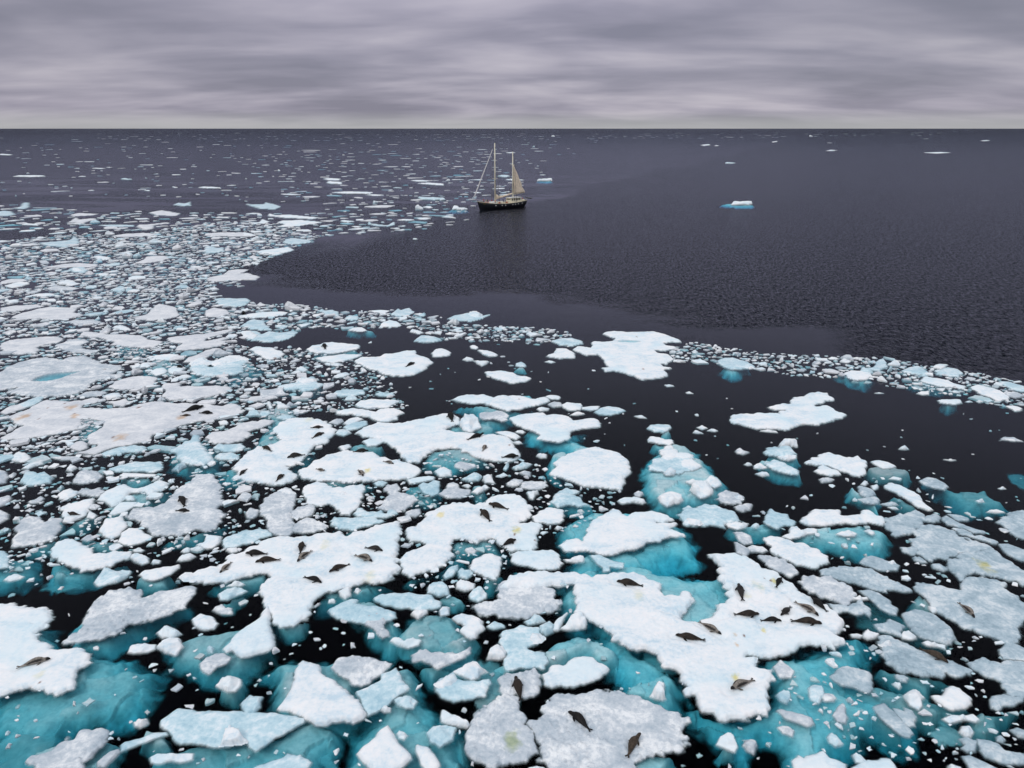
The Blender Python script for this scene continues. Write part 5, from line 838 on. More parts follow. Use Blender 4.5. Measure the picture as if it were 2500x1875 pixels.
FAR = """@ 0 290 2.765
f s .5|thin white far floe, longest in the left distance|100 390 160 383 320 382 325 388 200 394
f b .9|little blue far berg with a curled tip|830 408 870 400 895 402 890 412 840 412
f s .5|flat white far floe left of the pack's back edge|1350 462 1400 458 1500 464 1490 470 1400 470
f s .6|low white triangle floe at the far left border|10 243 50 236 95 243 60 247
f s .4|narrow white far streak above the longest far floe|630 334 680 331 720 335 680 338
c s .6|small white far brick under the far streaks|985 483 1005 479 1025 483 1005 487
@ 700 290 2.765
f s 1.6|white far berg on a turquoise rim right of the schooner|1692 422 1700 410 1740 403 1785 405 1790 420 1760 423
u .5||1675 424 1700 417 1815 423 1760 430
f s .8|bright cap of the berg at the schooner's left bow|1120 612 1130 590 1165 588 1170 605 1200 602 1222 610 1180 618
u .5||1075 618 1150 608 1230 612 1220 622 1120 624
f b .6|white-blue far bench floe west of the schooner|890 530 1000 530 1070 538 1070 552 1000 548 910 546
c s .6|small white far ridge below the bench floe|920 595 935 585 990 598 960 604
f s .4|two long white far strips left of the schooner, upper one|310 497 400 490 590 496 560 508 420 508
f s .3|two long white far strips left of the schooner, lower one|540 513 600 509 660 515 600 521
f s .6|round topped white far floe northwest of the long strips|275 430 310 420 380 430 370 442 300 440
f s .3|flat white far floe above the round topped one|250 405 310 400 370 406 350 415 280 415
f s .3|slim white far floe, upper strip north west of the schooner|840 415 900 412 970 418 940 424 880 424
f s .3|slim white far floe, lower strip north west of the schooner|885 435 960 430 1060 438 1060 450 980 446
f s .35|thin dash floe at the edge of the dark lead under the far pack|745 683 800 677 870 683 820 690
f s .3|white pad at the pack's tip left of the dash floe|365 690 400 684 455 692 410 702
c s .5|lone white chip in the dark lead|855 808 870 802 885 812 870 817
f b .5|small blue-white far floe behind the schooner's mizzen|1415 388 1470 376 1510 388 1470 396
f s .3|slim white far floe crossing behind the mizzen sail|1475 410 1530 405 1605 413 1540 419
f s .4|tiny white far floe under the mizzen masthead|1475 229 1520 224 1545 229 1510 234
@ 1500 290 2.212
c s 1.5|white tabular far berg with a turquoise skirt, right half of the sea|615 456 640 442 700 438 727 455 725 466 680 468 625 466
u .5||553 463 620 457 768 468 740 474 640 474
f b .8|low white far berg above the tabular one|588 240 600 234 648 240 620 244
c s 1.4|lone white far wedge in the right half of the sea|1142 174 1148 165 1176 174
f s .4|long thin far floe at the upper right|1660 183 1740 179 1800 183 1740 188
f s .5|small far floe at the far right under the horizon|1968 118 1990 115 2010 118 1990 121
f s .8|white far ridge just under the horizon right of the schooner|460 143 485 136 510 142 490 147
c s .6|white far speck beside the far ridge|530 146 545 142 556 147
f s .8|white far plate right of the far ridge under the horizon|843 124 855 120 865 124 855 128
"""
STAINS = """@ 1500 1500
1310 680 45 y
1620 180 30 y
1320 330 22 o
1300 220 18 o
1400 230 14 b
@ 1000 1125
340 580 40 y
1150 750 45 y
1135 795 14 b
1355 855 12 b
@ 500 1125
1760 110 35 y
1300 920 70 p
1780 1240 60 p
@ 1500 1125
1690 1300 20 b
1730 1305 30 y
1620 1280 10 b
1560 1370 60 p
270 1460 70 p
1430 1470 40 p
@ 0 1500
440 650 50 p
430 740 14 b
@ 0 750
1220 1410 16 b
1300 1410 60 o
280 1180 30 b
240 1190 60 o
415 1210 14 b
800 1155 14 b
800 1180 40 o
715 1080 16 b
760 1085 60 o
515 1090 14 b
700 1040 12 b
1500 1085 20 b
1130 675 12 b
1960 1190 50 o
@ 1000 1500
1110 1370 80 g
@ 2000 1125
1780 1130 80 y
@ 500 750
760 550 18 b
1130 1220 50 p
@ 1000 750
1180 995 10 b
1080 1490 12 b
@ 1500 750
310 670 14 b
240 322 12 b
"""
SEALS = """@ 0 1500
570 465 205 565 harp 8|dark seal with a pale saddle, alone on the bottom left corner floe
@ 1000 1500
1140 655 1200 915 brown 0|brown seal pointing up across the lower edge of the small round grey floe
1710 1025 1950 1240 dark -12|dark curved seal on the left half of the large lavender-grey floe
@ 1500 1500
265 1275 135 1520 tan 12|tan seal on the lower part of the large lavender-grey floe
640 225 960 280 brown 10|brown mottled seal with its head at the left, lowest of the largest floe's crowd
1165 225 925 90 harp -8|pale seal with a black head pointing down right on the largest floe
1220 820 1480 705 harp -10|fat pale seal alone on the lower lobe of the largest floe beside a yellow stain
1815 55 1590 60 dark 14|thin dark seal with raised head and spread flipper in the largest floe's crowd
2260 95 1925 65 brown 6|long dark brown seal at the right end of the largest floe's crowd
1590 0 1310 0 brown -8|brown seal lying level at the left of the largest floe's crowd
@ 1500 1125
5 1300 290 1350 brown 6|brown seal on the upper left lobe of the largest floe
1335 1315 1385 1500 grey 0|grey seal with its head up the slope, upper middle of the largest floe
1805 1250 1745 1360 black 8|black seal at the upper right edge of the largest floe by a brown stain
2110 1470 2285 1620 black 10|black seal on the very right rim of the largest floe
2230 1675 1965 1530 harp 8|tan and black seal just inside the black seal on the largest floe's right rim
1800 1675 1905 1580 grey 8|small grey seal with a raised tail in the middle of the largest floe's crowd
@ 2000 1125
1700 1700 1520 1540 harp 6|pale seal lying on the broad blue-grey floe at the right
@ 2000 1500
1420 525 1100 370 tan 6|slim tan seal on the upper edge of the rubble strewn floe at lower right
@ 500 1125
370 160 450 90 grey 0|grey seal at the left foot of the tall six seal floe
860 140 770 215 brown 8|brown seal at the right foot of the tall six seal floe
1290 110 1215 90 harp -8|small tan seal at the left of the long four seal floe
1720 165 1660 100 harp 6|small black and white seal beside the yellow stain on the four seal floe
2050 30 1935 5 harp 6|small pale seal at the right of the long four seal floe
420 1000 660 1005 dark 6|dark seal in the upper left pair of the nine seal floe
530 1085 800 1065 brown -6|brown seal under the dark one in the nine seal floe's left pair
1060 865 1030 995 brown 0|upright brown seal at the top middle of the nine seal floe
980 1090 1145 975 harp -6|cream seal with a black head in the middle of the nine seal floe
160 1215 285 1100 harp 8|pale seal at the far left end of the nine seal floe
1325 1200 1550 1120 brown -6|brown seal pointing down left in the lower middle of the nine seal floe
1280 1310 1085 1255 dark 10|dark mottled seal lowest of all on the nine seal floe
1830 1085 1635 1020 harp 8|grey and black seal, lower of the right hand pair on the nine seal floe
1940 965 1745 935 grey 12|grey seal with spread flipper, upper of the right hand pair on the nine seal floe
@ 0 1125
1945 375 2000 485 dark -8|dark brown seal sitting in the rubble floe's smooth corner at left centre
2060 540 1905 535 dark 5|thin dark seal just under the sitting one on the bubbly rubble floe
735 570 835 580 brown 10|curled brown seal on the raised centre floe at far left
@ 1000 1125
760 520 870 645 brown -4|brown seal pointing up left on the central three seal floe
835 460 1050 520 brown 5|brown seal at the top of the central three seal floe
1165 845 1000 920 dark -5|dark seal at the lower edge of the central three seal floe
@ 0 750
2240 1065 1960 1135 black -6|long black seal on the right part of the floe with droppings
2310 1145 2160 1140 black 4|small black seal below the right end of the long black one
2060 1165 1960 1172 tan -8|small tan seal just under the long black seal's tail
1910 630 1975 660 black 0|tiny black seal on a bright white block at left centre
@ 500 750
1290 1295 1150 1300 brown -4|brown seal, upper of the pair at the top of the tall six seal floe
1295 1350 1160 1410 brown 6|brown seal, lower of the pair at the top of the tall six seal floe
620 1500 720 1550 brown -6|brown seal in the middle left of the tall six seal floe
875 1620 1070 1590 grey -6|grey seal in the middle right of the tall six seal floe
1780 1550 1610 1560 dark -5|dark seal at the top edge of the long four seal floe
1285 395 1300 450 black 0|small black seal on the white oval floe, upper centre left
400 50 440 72 black 0|tiny black seal on the long strip floe at the pack's southern lip
@ 1000 750
60 597 -40 640 dark 5|dark seal on the smooth bone white floe, upper centre
430 1140 460 1230 black 0|black seal sitting on the upper lobe of the four dark seals' floe
810 1370 630 1425 black 5|black seal pointing up right in the centre of the four dark seals' floe
830 1485 790 1550 harp 0|black and white seal with splayed flippers on the grey end of its floe
1195 1610 1005 1620 dark -8|dark seal on the lower right corner of the four dark seals' floe
"""
# ---------------------------------------------------------------- parse the traced ice
items = []
def parse(text, far=False):
    ox = oy = 0; s = 4.424
    for l in text.strip().split('\n'):
        l = l.strip()
        if not l: continue
        if l[0] == '@':
            q = l.split(); ox, oy = float(q[1]), float(q[2]); s = float(q[3]) if len(q) > 3 else 4.424; continue
        if l[0] == 'h': nums = l[2:].split(); head = ['h', '0', '0']; lab = ''
        else:
            p = l.split('|'); head = p[0].split(); lab = p[1]; nums = p[2].split()
            if head[0] == 'u': head = ['u', 'u', head[1]]
        v = np.array([float(k) for k in nums]).reshape(-1, 2)
        v = v / s + np.array([ox, oy])
        if head[0] in 'fc':
            items.append(dict(k=head[0], st=head[1], h=float(head[2]), lab=lab, P=v, U=[], H=[], far=far))
        elif head[0] == 'u': items[-1]['U'].append((float(head[2]), v))
        else: items[-1]['H'].append(v)
for T in (ICE1, ICE2, ICE3): parse(T)
parse(FAR, True)
STC = dict(y=(.95, .80, .38), o=(.90, .66, .48), b=(.30, .16, .12), p=(.97, .93, .80), g=(.72, .76, .48))
stains = []
ox = oy = 0
for l in STAINS.strip().split('\n'):
    q = l.split()
    if q[0] == '@': ox, oy = float(q[1]), float(q[2]); continue
    stains.append((float(q[0]) / 4.424 + ox, float(q[1]) / 4.424 + oy, float(q[2]) / 4.424, STC[q[3]]))

floes = [it for it in items if it['k'] == 'f']
def footprint(it):
    """outline on the water, its height limited so the lump keeps the photo's extent"""
    P = it['P']; ymid = P[:, 1].mean(); W0 = vworld(P, 0.0)
    D = W0[:, 1].max() - W0[:, 1].min(); Wd = W0[:, 0].max() - W0[:, 0].min()
    dist = W0[:, 1].mean(); dep = CAM_H / dist
    h = it['h'] * (.34 if not it['far'] else 1.0)
    if it['k'] == 'f' and not it['far']:
        h = min(h, max(.10, .30 * D * dep))
        W = vworld(P, it.get('base', 0) + h * .6)
    else:
        h = min(h * (1.75 if it['k'] == 'c' else 1), .62 * D * dep, .8 * Wd)
        b = it.get('base', 0); W = vworld(P, b)
        y0 = W[:, 1].min(); Dn = W[:, 1].max() - y0
        k = max(.42, (Dn - .75 * h / dep) / Dn)
        W[:, 1] = y0 + (W[:, 1] - y0) * k
        # a far strip would be read as absurdly deep: keep it believable
        if Dn * k > 3.0 * Wd: W[:, 1] = W[:, 1].mean() + (W[:, 1] - W[:, 1].mean()) * 3.0 * Wd / (Dn * k)
    return W, h, dist, dep
heightmaps = []
seal_px = []
ox = oy = 0
for l in SEALS.strip().split('\n'):
    if l[0] == '@': q = l.split(); ox, oy = float(q[1]), float(q[2]); continue
    q = l.split(); seal_px.append([float(v_) / 4.424 + (ox, oy, ox, oy)[i_] for i_, v_ in enumerate(q[:4])])
def capsule(X, Y, a, b):
    ex, ey = b[0] - a[0], b[1] - a[1]; t = np.clip(((X - a[0]) * ex + (Y - a[1]) * ey) / (ex * ex + ey * ey + 1e-9), 0, 1)
    return np.hypot(X - a[0] - t * ex, Y - a[1] - t * ey)
def surf_z(x, y):
    z = None
    for (x0, y0, sx, sy, Z) in heightmaps:
        i = int(round((x - x0) / sx)); j = int(round((y - y0) / sy))
        if 0 <= j < Z.shape[0] and 0 <= i < Z.shape[1]:
            v = Z[j, i]
            if z is None or v > z: z = v
    return z
def build_ice(it, n):
    rng = np.random.RandomState(1000 + n); P = it['P']
    cx, cy = P.mean(0); it['base'] = 0.0
    if it['k'] == 'c':
        for f in floes:
            if inpoly(cx, P[:, 1].max() * .6 + cy * .4, f['P']): it['base'] = max(it['base'], f.get('hh', f['h']) * .85)
    W, h, dist, dep = footprint(it); it['hh'] = h
    o = W.mean(0)
    size = min(np.ptp(W[:, 0]), np.ptp(W[:, 1]))
    t = math.hypot(dist, CAM_H)
    sx = max(t / (F_PX * 1024 / 2500) * .80, .045); sy = max(sx * min(1 / (dep / math.hypot(1, dep)), 7) * .85, .045)
    sx = min(sx, np.ptp(W[:, 0]) / 12); sy = min(sy, np.ptp(W[:, 1]) / 10)
    pad = .6 + 2 * sx
    xs = np.arange(W[:, 0].min() - pad, W[:, 0].max() + pad, sx); ys = np.arange(W[:, 1].min() - pad, W[:, 1].max() + pad + sy, sy)
    X, Y = np.meshgrid(xs, ys); S = sdf(X, Y, W)
    sd_ = int(rng.randint(1, 9999)); st = it['st']
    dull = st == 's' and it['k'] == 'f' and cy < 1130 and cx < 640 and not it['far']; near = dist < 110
    if it['k'] == 'f':
        ea = min(.34, size * .055) * (1.5 if st == 'g' else 1.0)
        lx = max(.55, 6 * sx); ly = max(.55, 4 * sy); la = max(1.3, .12 * size)
        S2 = S + ea * .9 * fbm(X / la, Y / la, sd_, 4, .65) 
        e1, e2, ev = cells(X / (lx * 1.5), Y / (ly * 1.5), sd_ + 3); g1_, g2_, gv_ = cells(X / (lx * .6), Y / (ly * .6), sd_ + 7)
        bk = min(.34, ea + 1.3 * sx) * (.25 if any(q_ in it['lab'] for q_ in ('slab', 'tooth', 'diamond', 'plate', 'triang', 'arrow', 'wedge', 'bar', 'lavender oval', 'lozenge')) else .62)      # blocks broken off along the edge leave angular notches
        S2 = S2 + bk * 1.9 * (.40 - e1) + bk * .40 * (.40 - g1_)
        wd = max(.12, 1.8 * sx) if dist < 150 else .12
        base = 1 - np.exp(-np.maximum(S2, 0) / wd)
        und = fbm(X / 5.5, Y / 5.5, sd_ + 11, 4) * .80 + fbm(X / 1.6, Y / .9, sd_ + 21, 4) * .16
        Z = base * h * (1 + und * (.9 if st == 's' else 1.2))
        if near:
            d1, d2, v = cells(X / .36, Y / .36, sd_ + 31)
            patch = sstep(.02, .30, fbm(X / 3.0, Y / 3.0, sd_ + 41, 3) + (.22 * np.exp(-np.maximum(S, 0) / .8) if st == 'g' else -.10))
            lump = np.maximum(0, .75 - d1) * (v > .35) * (.3 + v)
            k = {'g': .16, 's': .07, 'b': .03}[st]
            Z += (S2 > .05) * patch * lump * k * min(1, size / 3) + (S2 > .03) * fbm(X / .25, Y / .25, sd_ + 51, 3) * .012
            if st != 'b':      # a cracked pressure ridge here and there
                rg = np.abs(fbm(X / 5.5, Y / 5.5, sd_ + 61, 3)); Z += base * np.exp(-(rg / .03) ** 2) * .12 * h
    else:
        ea = size * .05
        S2 = S + ea * 1.3 * fbm(X / (size * .30 + .05), Y / (size * .30 + .05), sd_, 4, .6)
        a0 = rng.uniform(0, 2 * math.pi); tl = rng.uniform(.15, .55)
        U0 = ((X - o[0]) * math.cos(a0) + (Y - o[1]) * math.sin(a0)) / (size * .5 + .01)
        Z = h * (.78 + tl * .5 * U0)
        for k in range(6):      # a few fracture planes cut the tilted block
            a = rng.uniform(0, 2 * math.pi); sl = rng.uniform(.5, 1.6) * h / (size * .5 + .01)
            u_ = (X - o[0]) * math.cos(a) + (Y - o[1]) * math.sin(a) - rng.uniform(-.05, .32) * size
            Z = np.minimum(Z, h * rng.uniform(.85, 1.2) - np.maximum(u_, 0) * sl)
        c1, c2, cv = cells(X / (size * .42 + .05), Y / (size * .42 + .05), sd_ + 5)
        Z = Z * (.80 + .38 * cv) * (1 + .16 * fbm(X / (size * .25), Y / (size * .25), sd_ + 6, 3))
        rise = np.maximum(S2, 0) * (h / (size * .5)) * 9.0 + (S2 > 0) * .10 * h
        Z = np.minimum(np.clip(Z, .14 * h, 1.35 * h), rise)
        if near: Z += (S2 > .03) * fbm(X / .3, Y / .3, sd_ + 9, 3) * .02 * min(1, size)
    if it['k'] == 'f':
        for i_, (hx, hy, tx, ty) in enumerate(seal_px):
            if P[:, 0].min() < hx < P[:, 0].max() and P[:, 1].min() < hy < P[:, 1].max():
                a_ = world(hx, hy, h); b_ = world(tx, ty, h); dx_, dy_ = b_[0] - a_[0], b_[1] - a_[1]
                dd = capsule(X, Y, a_, b_); Z = Z - min(.11, h * .35) * (1 - sstep(.22, .62, dd))
                if i_ % 3 != 1:
                    c_ = (b_[0] + dx_ * 1.6 + dy_ * (.5 - i_ % 2), b_[1] + dy_ * 1.6 - dx_ * (.5 - i_ % 2))
                    dd = capsule(X, Y, b_, c_) + .12 * fbm(X / .7, Y / .7, 3, 2); Z = Z - min(.06, h * .2) * (1 - sstep(.16, .36, dd))
    Z = np.where(S2 < 0, np.maximum(S2 * .7, -.16), np.maximum(Z, .01))
    for Hp in it['H']:
        Hs = sdf(X, Y, smooth_poly(vworld(Hp, 0), 1)) + .15 * fbm(X / .8, Y / .8, 5, 3)
        Z = np.where(Hs > -.25, Z * sstep(-.25, -.02, -Hs - .02) - sstep(-.02, .5, Hs) * .42 - (Hs > -.02) * .03, Z)
    rimw = .09 + 1.2 * sx * (dist < 120)
    if it['base'] > 0: Z = np.where(S2 < 0, -.05, Z) + it['base']; keep = S2 > -sx
    else: keep = S2 > -rimw if dist < 230 else S2 > -.02
    col = np.ones(X.shape + (3,))
    x0, x1, y0, y1 = P[:, 0].min(), P[:, 0].max(), P[:, 1].min(), P[:, 1].max()
    if not it['far']:
        for (a, b, r, c) in stains:
            if x0 < a < x1 and y0 < b < y1:
                wx, wy, tt = world(a, b, h * .8); rad = r / F_PX * tt
                dd = np.hypot(X - wx, (Y - wy) * .7) / rad + .9 * fbm(X / (rad * .8), Y / (rad * .8), sd_ + 77, 3)
                wgt = np.clip(1.25 - dd, 0, 1)[..., None]; col = col * (1 - wgt) + wgt * np.array(c)
    # under water the rim thins out and lets the dark water show through
    rimw = .09 + 1.2 * sx * (dist < 120)
    al = np.where(S2 < 0, np.clip(1 + S2 / rimw, 0, 1) ** 1.6, 1.0) if it['base'] == 0 else np.ones(X.shape)
    for Hp in it['H']: al = np.where(sdf(X, Y, vworld(Hp, 0)) > -.6, 1.0, al)
    col = np.concatenate([col, al[..., None]], 2)
    if it['k'] == 'f': heightmaps.append((xs[0], ys[0], sx, sy, Z))
    name = 'ice_floe' if it['k'] == 'f' else 'ice_chunk'
    me = grid_mesh(name, X, Y, Z, keep, M['w' if (st in 'bg' and cx > 2060 and cy > 1150) else 'd' if dull else st], col, o)  # lower right floes take the ice with vignette darkening in its colour
    ob = link(bpy.data.objects.new(name, me)); ob.location = (o[0], o[1], 0)
    tag(ob, it['lab'], 'ice floe' if it['k'] == 'f' else 'ice chunk')
    for (d, U) in it['U']:
        d = d * UD; Wu = smooth_poly(vworld(U, -d), 2); su = min(np.ptp(Wu[:, 0]), np.ptp(Wu[:, 1]))
        gx = max(sx * 1.2, .08); gy = max(sy * 1.2, .08)
        wq = max(.35, min(1.3, .16 * su))
        xs2 = np.arange(Wu[:, 0].min() - 1.4, Wu[:, 0].max() + 1.4, gx); ys2 = np.arange(Wu[:, 1].min() - 1.4, Wu[:, 1].max() + 1.4, gy)
        X2, Y2 = np.meshgrid(xs2, ys2); S3 = sdf(X2, Y2, Wu) + wq * .8 * fbm(X2 / 2.2, Y2 / 2.2, sd_ + 91, 4)
        Zu = -d * (1 + .55 * fbm(X2 / 3.4, Y2 / 3.4, sd_ + 95, 4)) - 1.2 * (1 - sstep(-.3 * wq, 1.3 * wq, S3)) ** 1.3
        q1, q2, qv = cells(X2 / 2.4 + fbm(X2, Y2, 3, 2) * .4, Y2 / 2.4, sd_ + 98); Zu += fbm(X2 / .9, Y2 / .9, sd_ + 99, 4) * .16 + (qv - .5) * .45
        Zu = np.minimum(Zu, -.10)
        al = (1.0 if 1250 < U[:, 0].mean() < 2150 else .80 if U[:, 0].mean() < 2150 else .62) * sstep(-.45 * wq, .55 * wq, S3 + .5 * wq * fbm(X2 / .8, Y2 / .8, sd_ + 71, 3))
        c4 = np.ones(X2.shape + (4,)); c4[..., 3] = al
        me2 = grid_mesh('submerged_shelf', X2, Y2, Zu, al > .01, M['u'], c4, o)
        if me2:
            so = link(bpy.data.objects.new('submerged_shelf', me2), ob)
UD = .45
for n_, it in enumerate([i for i in items if i['k'] == 'f']): build_ice(it, n_)
for n_, it in enumerate([i for i in items if i['k'] == 'c']): build_ice(it, 500 + n_)

# ghostly ice hanging below the surface between the near floes
gV, gQ, gC, gn = [], [], [], 0
rg_ = random.Random(11)
for _ in range(16):
    cx, cy = rg_.uniform(-50, 2550), 1180 + 720 * rg_.random() ** .8
    if cx < 450 and 1500 < cy < 1700 and rg_.random() < .8: continue
    z = -rg_.uniform(.5, 1.3); x, y, t_ = world(cx, cy, z); rad = rg_.uniform(.9, 3.2); sd_ = rg_.randrange(9999)
    g1 = np.arange(-rad * 1.6, rad * 1.6, .13); X, Y = np.meshgrid(g1, g1); a_ = rg_.uniform(0, 3.1); e_ = rg_.uniform(.45, .9)
    u_ = X * math.cos(a_) + Y * math.sin(a_); v_ = (-X * math.sin(a_) + Y * math.cos(a_)) / e_
    S = rad - np.hypot(u_, v_) + rad * .9 * fbm((X + x) / rad * .9, (Y + y) / rad * .9, sd_, 4)
    al = sstep(-.05, rad * .22, S) * rg_.uniform(.30, .75); keep = al > .01
    Z = z + .45 * fbm((X + x) / 1.3, (Y + y) / 1.3, sd_ + 4, 4); Z = np.minimum(Z, -.12)
    cell = keep[:-1, :-1] | keep[1:, :-1] | keep[:-1, 1:] | keep[1:, 1:]; idx = np.arange(X.size).reshape(X.shape)
    Q = np.stack([idx[:-1, :-1][cell], idx[:-1, 1:][cell], idx[1:, 1:][cell], idx[1:, :-1][cell]], 1)
    if not len(Q): continue
    us = np.unique(Q); rm = np.zeros(X.size, np.int64); rm[us] = np.arange(len(us))
    gV.append(np.stack([X.ravel() + x, Y.ravel() + y, Z.ravel()], 1)[us]); gQ.append(rm[Q] + gn); c4 = np.ones((len(us), 4)); c4[:, 3] = al.ravel()[us]; gC.append(c4); gn += len(us)
gm = mesh_np('submerged_brash', np.concatenate(gV), np.concatenate(gQ), [M['u']], True, np.concatenate(gC))
tag(link(bpy.data.objects.new('submerged_brash', gm)), 'faint drowned ice hanging under the surface between the near floes', 'submerged ice', None, 'stuff')

# ---------------------------------------------------------------- brash between the floes
OW, OH = 1250, 938
occ = np.zeros((OH, OW), bool)
def raster(P, pad=0.0):
    Q = np.asarray(P) / 2.0
    x0, y0 = np.floor(Q.min(0)).astype(int) - 1; x1, y1 = np.ceil(Q.max(0)).astype(int) + 2
    x0, y0 = max(x0, 0), max(y0, 0); x1, y1 = min(x1, OW), min(y1, OH)
    if x1 <= x0 or y1 <= y0: return None
    X, Y = np.meshgrid(np.arange(x0, x1) + .5, np.arange(y0, y1) + .5)
    return (slice(y0, y1), slice(x0, x1)), sdf(X, Y, Q) > -pad
for it in items:
    r = raster(it['P'], .6)
    if r: occ[r[0]] |= r[1]
protos = []
def proto(seed, flat):
    rng = np.random.RandomState(seed); k = rng.randint(4, 8)
    a = (np.arange(k) + rng.uniform(-.40, .40, k)) / k * math.pi * 2 + rng.uniform(0, 6); rr = rng.uniform(.50, 1.12, k)
    if k > 4 and rng.rand() < .5: rr[rng.randint(k)] *= .55      # a bite out of the shard
    P = np.stack([np.cos(a) * rr, np.sin(a) * rr], 1); Q = []
    # break every side once so outlines are not plain polygons
    P2 = []
    for i in range(k):
        p, q = P[i], P[(i + 1) % k]; m_ = (p + q) / 2 + rng.uniform(-.09, .09, 2); P2 += [p, m_]
    P = np.array(P2); k = len(P); tilt = rng.uniform(-1, 1, 2) * (.35 if flat else .5)
    V = []
    for (sc_, z) in ((1.0, -.5), (1.03, 0.0), (.97, 1.0), (.80 if flat else .55, 1.12 if flat else 1.9)):
        for p in P: V.append((p[0] * sc_, p[1] * sc_, z * (1 + (p @ tilt if z > 0 else 0)) * (1 + (rng.uniform(-.18, .18) if z > 0 else 0))))
    V.append((rng.uniform(-.1, .1), rng.uniform(-.1, .1), 1.1 if flat else rng.uniform(1.9, 3.0)))
    for r_ in range(3):
        for i in range(k):
            a_, b_, c_, d_ = r_ * k + i, r_ * k + (i + 1) % k, (r_ + 1) * k + (i + 1) % k, (r_ + 1) * k + i; Q += [(a_, b_, c_), (a_, c_, d_)]
    for i in range(k): Q.append((3 * k + i, 3 * k + (i + 1) % k, 4 * k))
    V = np.array(V); V[:, 2] *= (.16 if flat else .25); return V, np.array(Q)
protos = [proto(s, s % 5 < 3) for s in range(30)]
regions = [  # name, polygon (source px), coverage, size range, peaked share
 ('pack', [(-20,592),(130,575),(230,570),(330,575),(420,556),(560,540),(700,548),(790,575),(720,602),(640,640),(560,660),(590,700),(530,690),(500,745),(470,735),(510,700),(300,740),(0,700)], .80, (6, 50), .08),
 ('pack', [(-20,620),(360,590),(480,640),(480,690),(530,720),(620,740),(720,742),(830,758),(960,755),(1080,775),(960,800),(760,800),(640,820),(560,830),(600,860),(520,880),(690,900),(800,940),(820,985),(700,1020),(560,1040),(500,1100),(-20,1130)], .72, (8, 60), .10),
 ('ribbon', [(1000,792),(1060,785),(1200,795),(1300,800),(1390,810),(1400,835),(1300,838),(1180,832),(1080,830),(1000,815)], .74, (8, 46), .25),
 ('ribbon', [(1640,850),(1700,834),(1790,852),(1870,862),(1950,866),(2050,868),(2150,872),(2260,892),(2330,905),(2390,912),(2520,940),(2520,1005),(2440,990),(2330,965),(2250,955),(2150,940),(2060,925),(1960,918),(1850,905),(1780,890),(1640,884)], .76, (8, 50), .25),
 ('left', [(-20,1100),(480,1080),(660,1000),(840,1040),(700,1180),(1000,1240),(980,1330),(500,1420),(480,1340),(-20,1400)], .44, (8, 56), .2),
 ('centre', [(900,1120),(1200,1100),(1520,1200),(1500,1260),(1260,1330),(1200,1440),(1000,1440),(980,1300),(700,1260)], .30, (8, 46), .25),
 ('lower', [(-20,1400),(1000,1380),(1420,1400),(1400,1520),(1000,1620),(1100,1880),(-20,1880)], .05, (10, 36), .35),
 ('right', [(1700,1180),(1900,1240),(2120,1150),(2340,1230),(2520,1260),(2520,1880),(2150,1880),(1900,1700),(2050,1500),(2000,1350)], .15, (11, 46), .3),
 ('lower', [(1180,1420),(1500,1500),(1900,1600),(2200,1880),(1100,1880)], .03, (11, 30), .4),
 ('centre', [(560,840),(900,860),(1000,1000),(820,1010),(600,960)], .45, (6, 36), .3),
 ('open', [(900,820),(1500,850),(1500,1100),(1100,1000),(900,920)], .012, (6, 22), .4),
 ('open', [(1500,960),(2500,1000),(2500,1250),(2000,1120),(1800,1200),(1500,1100)], .005, (6, 18), .4),
 ('far', [(-20,490),(200,515),(600,520),(900,520),(1050,500),(1150,540),(1000,565),(800,575),(600,555),(400,565),(250,575),(-20,560)], .30, (8, 46), .10),
 ('far', [(-20,330),(600,345),(1200,345),(1500,340),(1250,470),(1100,500),(800,500),(300,480),(-20,480)], .060, (4, 22), .15),
 ('far', [(550,380),(1200,360),(1280,450),(1150,520),(800,520),(650,450)], .11, (5, 30), .12),
 ('horizon', [(200,323),(700,325),(1250,326),(1800,324),(2300,322),(2300,331),(1500,340),(1000,345),(200,340)], .15, (4, 16), .2),
 ('horizon', [(1200,326),(2520,318),(2520,345),(1300,380)], .006, (5, 16), .2),
]
LABELS = {
 'pack': ('small piece of white and grey brash ice in the dense pack filling the left side', 'brash pieces of the dense left pack'),
 'ribbon': ('small piece of brash ice in the narrow ribbon crossing to the right border', 'brash pieces of the right hand ribbon'),
 'left': ('small piece of brash ice among the mid sized floes at left centre', 'brash pieces between the left centre floes'),
 'centre': ('small piece of brash ice between the seal floes in the picture centre', 'brash pieces between the central floes'),
 'lower': ('small loose piece of ice on black water between the big near floes', 'loose pieces between the near floes'),
 'right': ('small piece of brash ice among the slanting floes on the right side', 'brash pieces between the right side floes'),
 'open': ('small loose piece of ice drifting alone on open dark water', 'pieces adrift on open dark water'),
 'far': ('thin flat drift ice streak on the distant sea left of the schooner', 'distant drift ice streaks left of the schooner'),
 'horizon': ('tiny speck of drift ice just under the horizon', 'drift ice specks under the horizon')}
pieces = []
occ_tmp = np.zeros_like(occ)
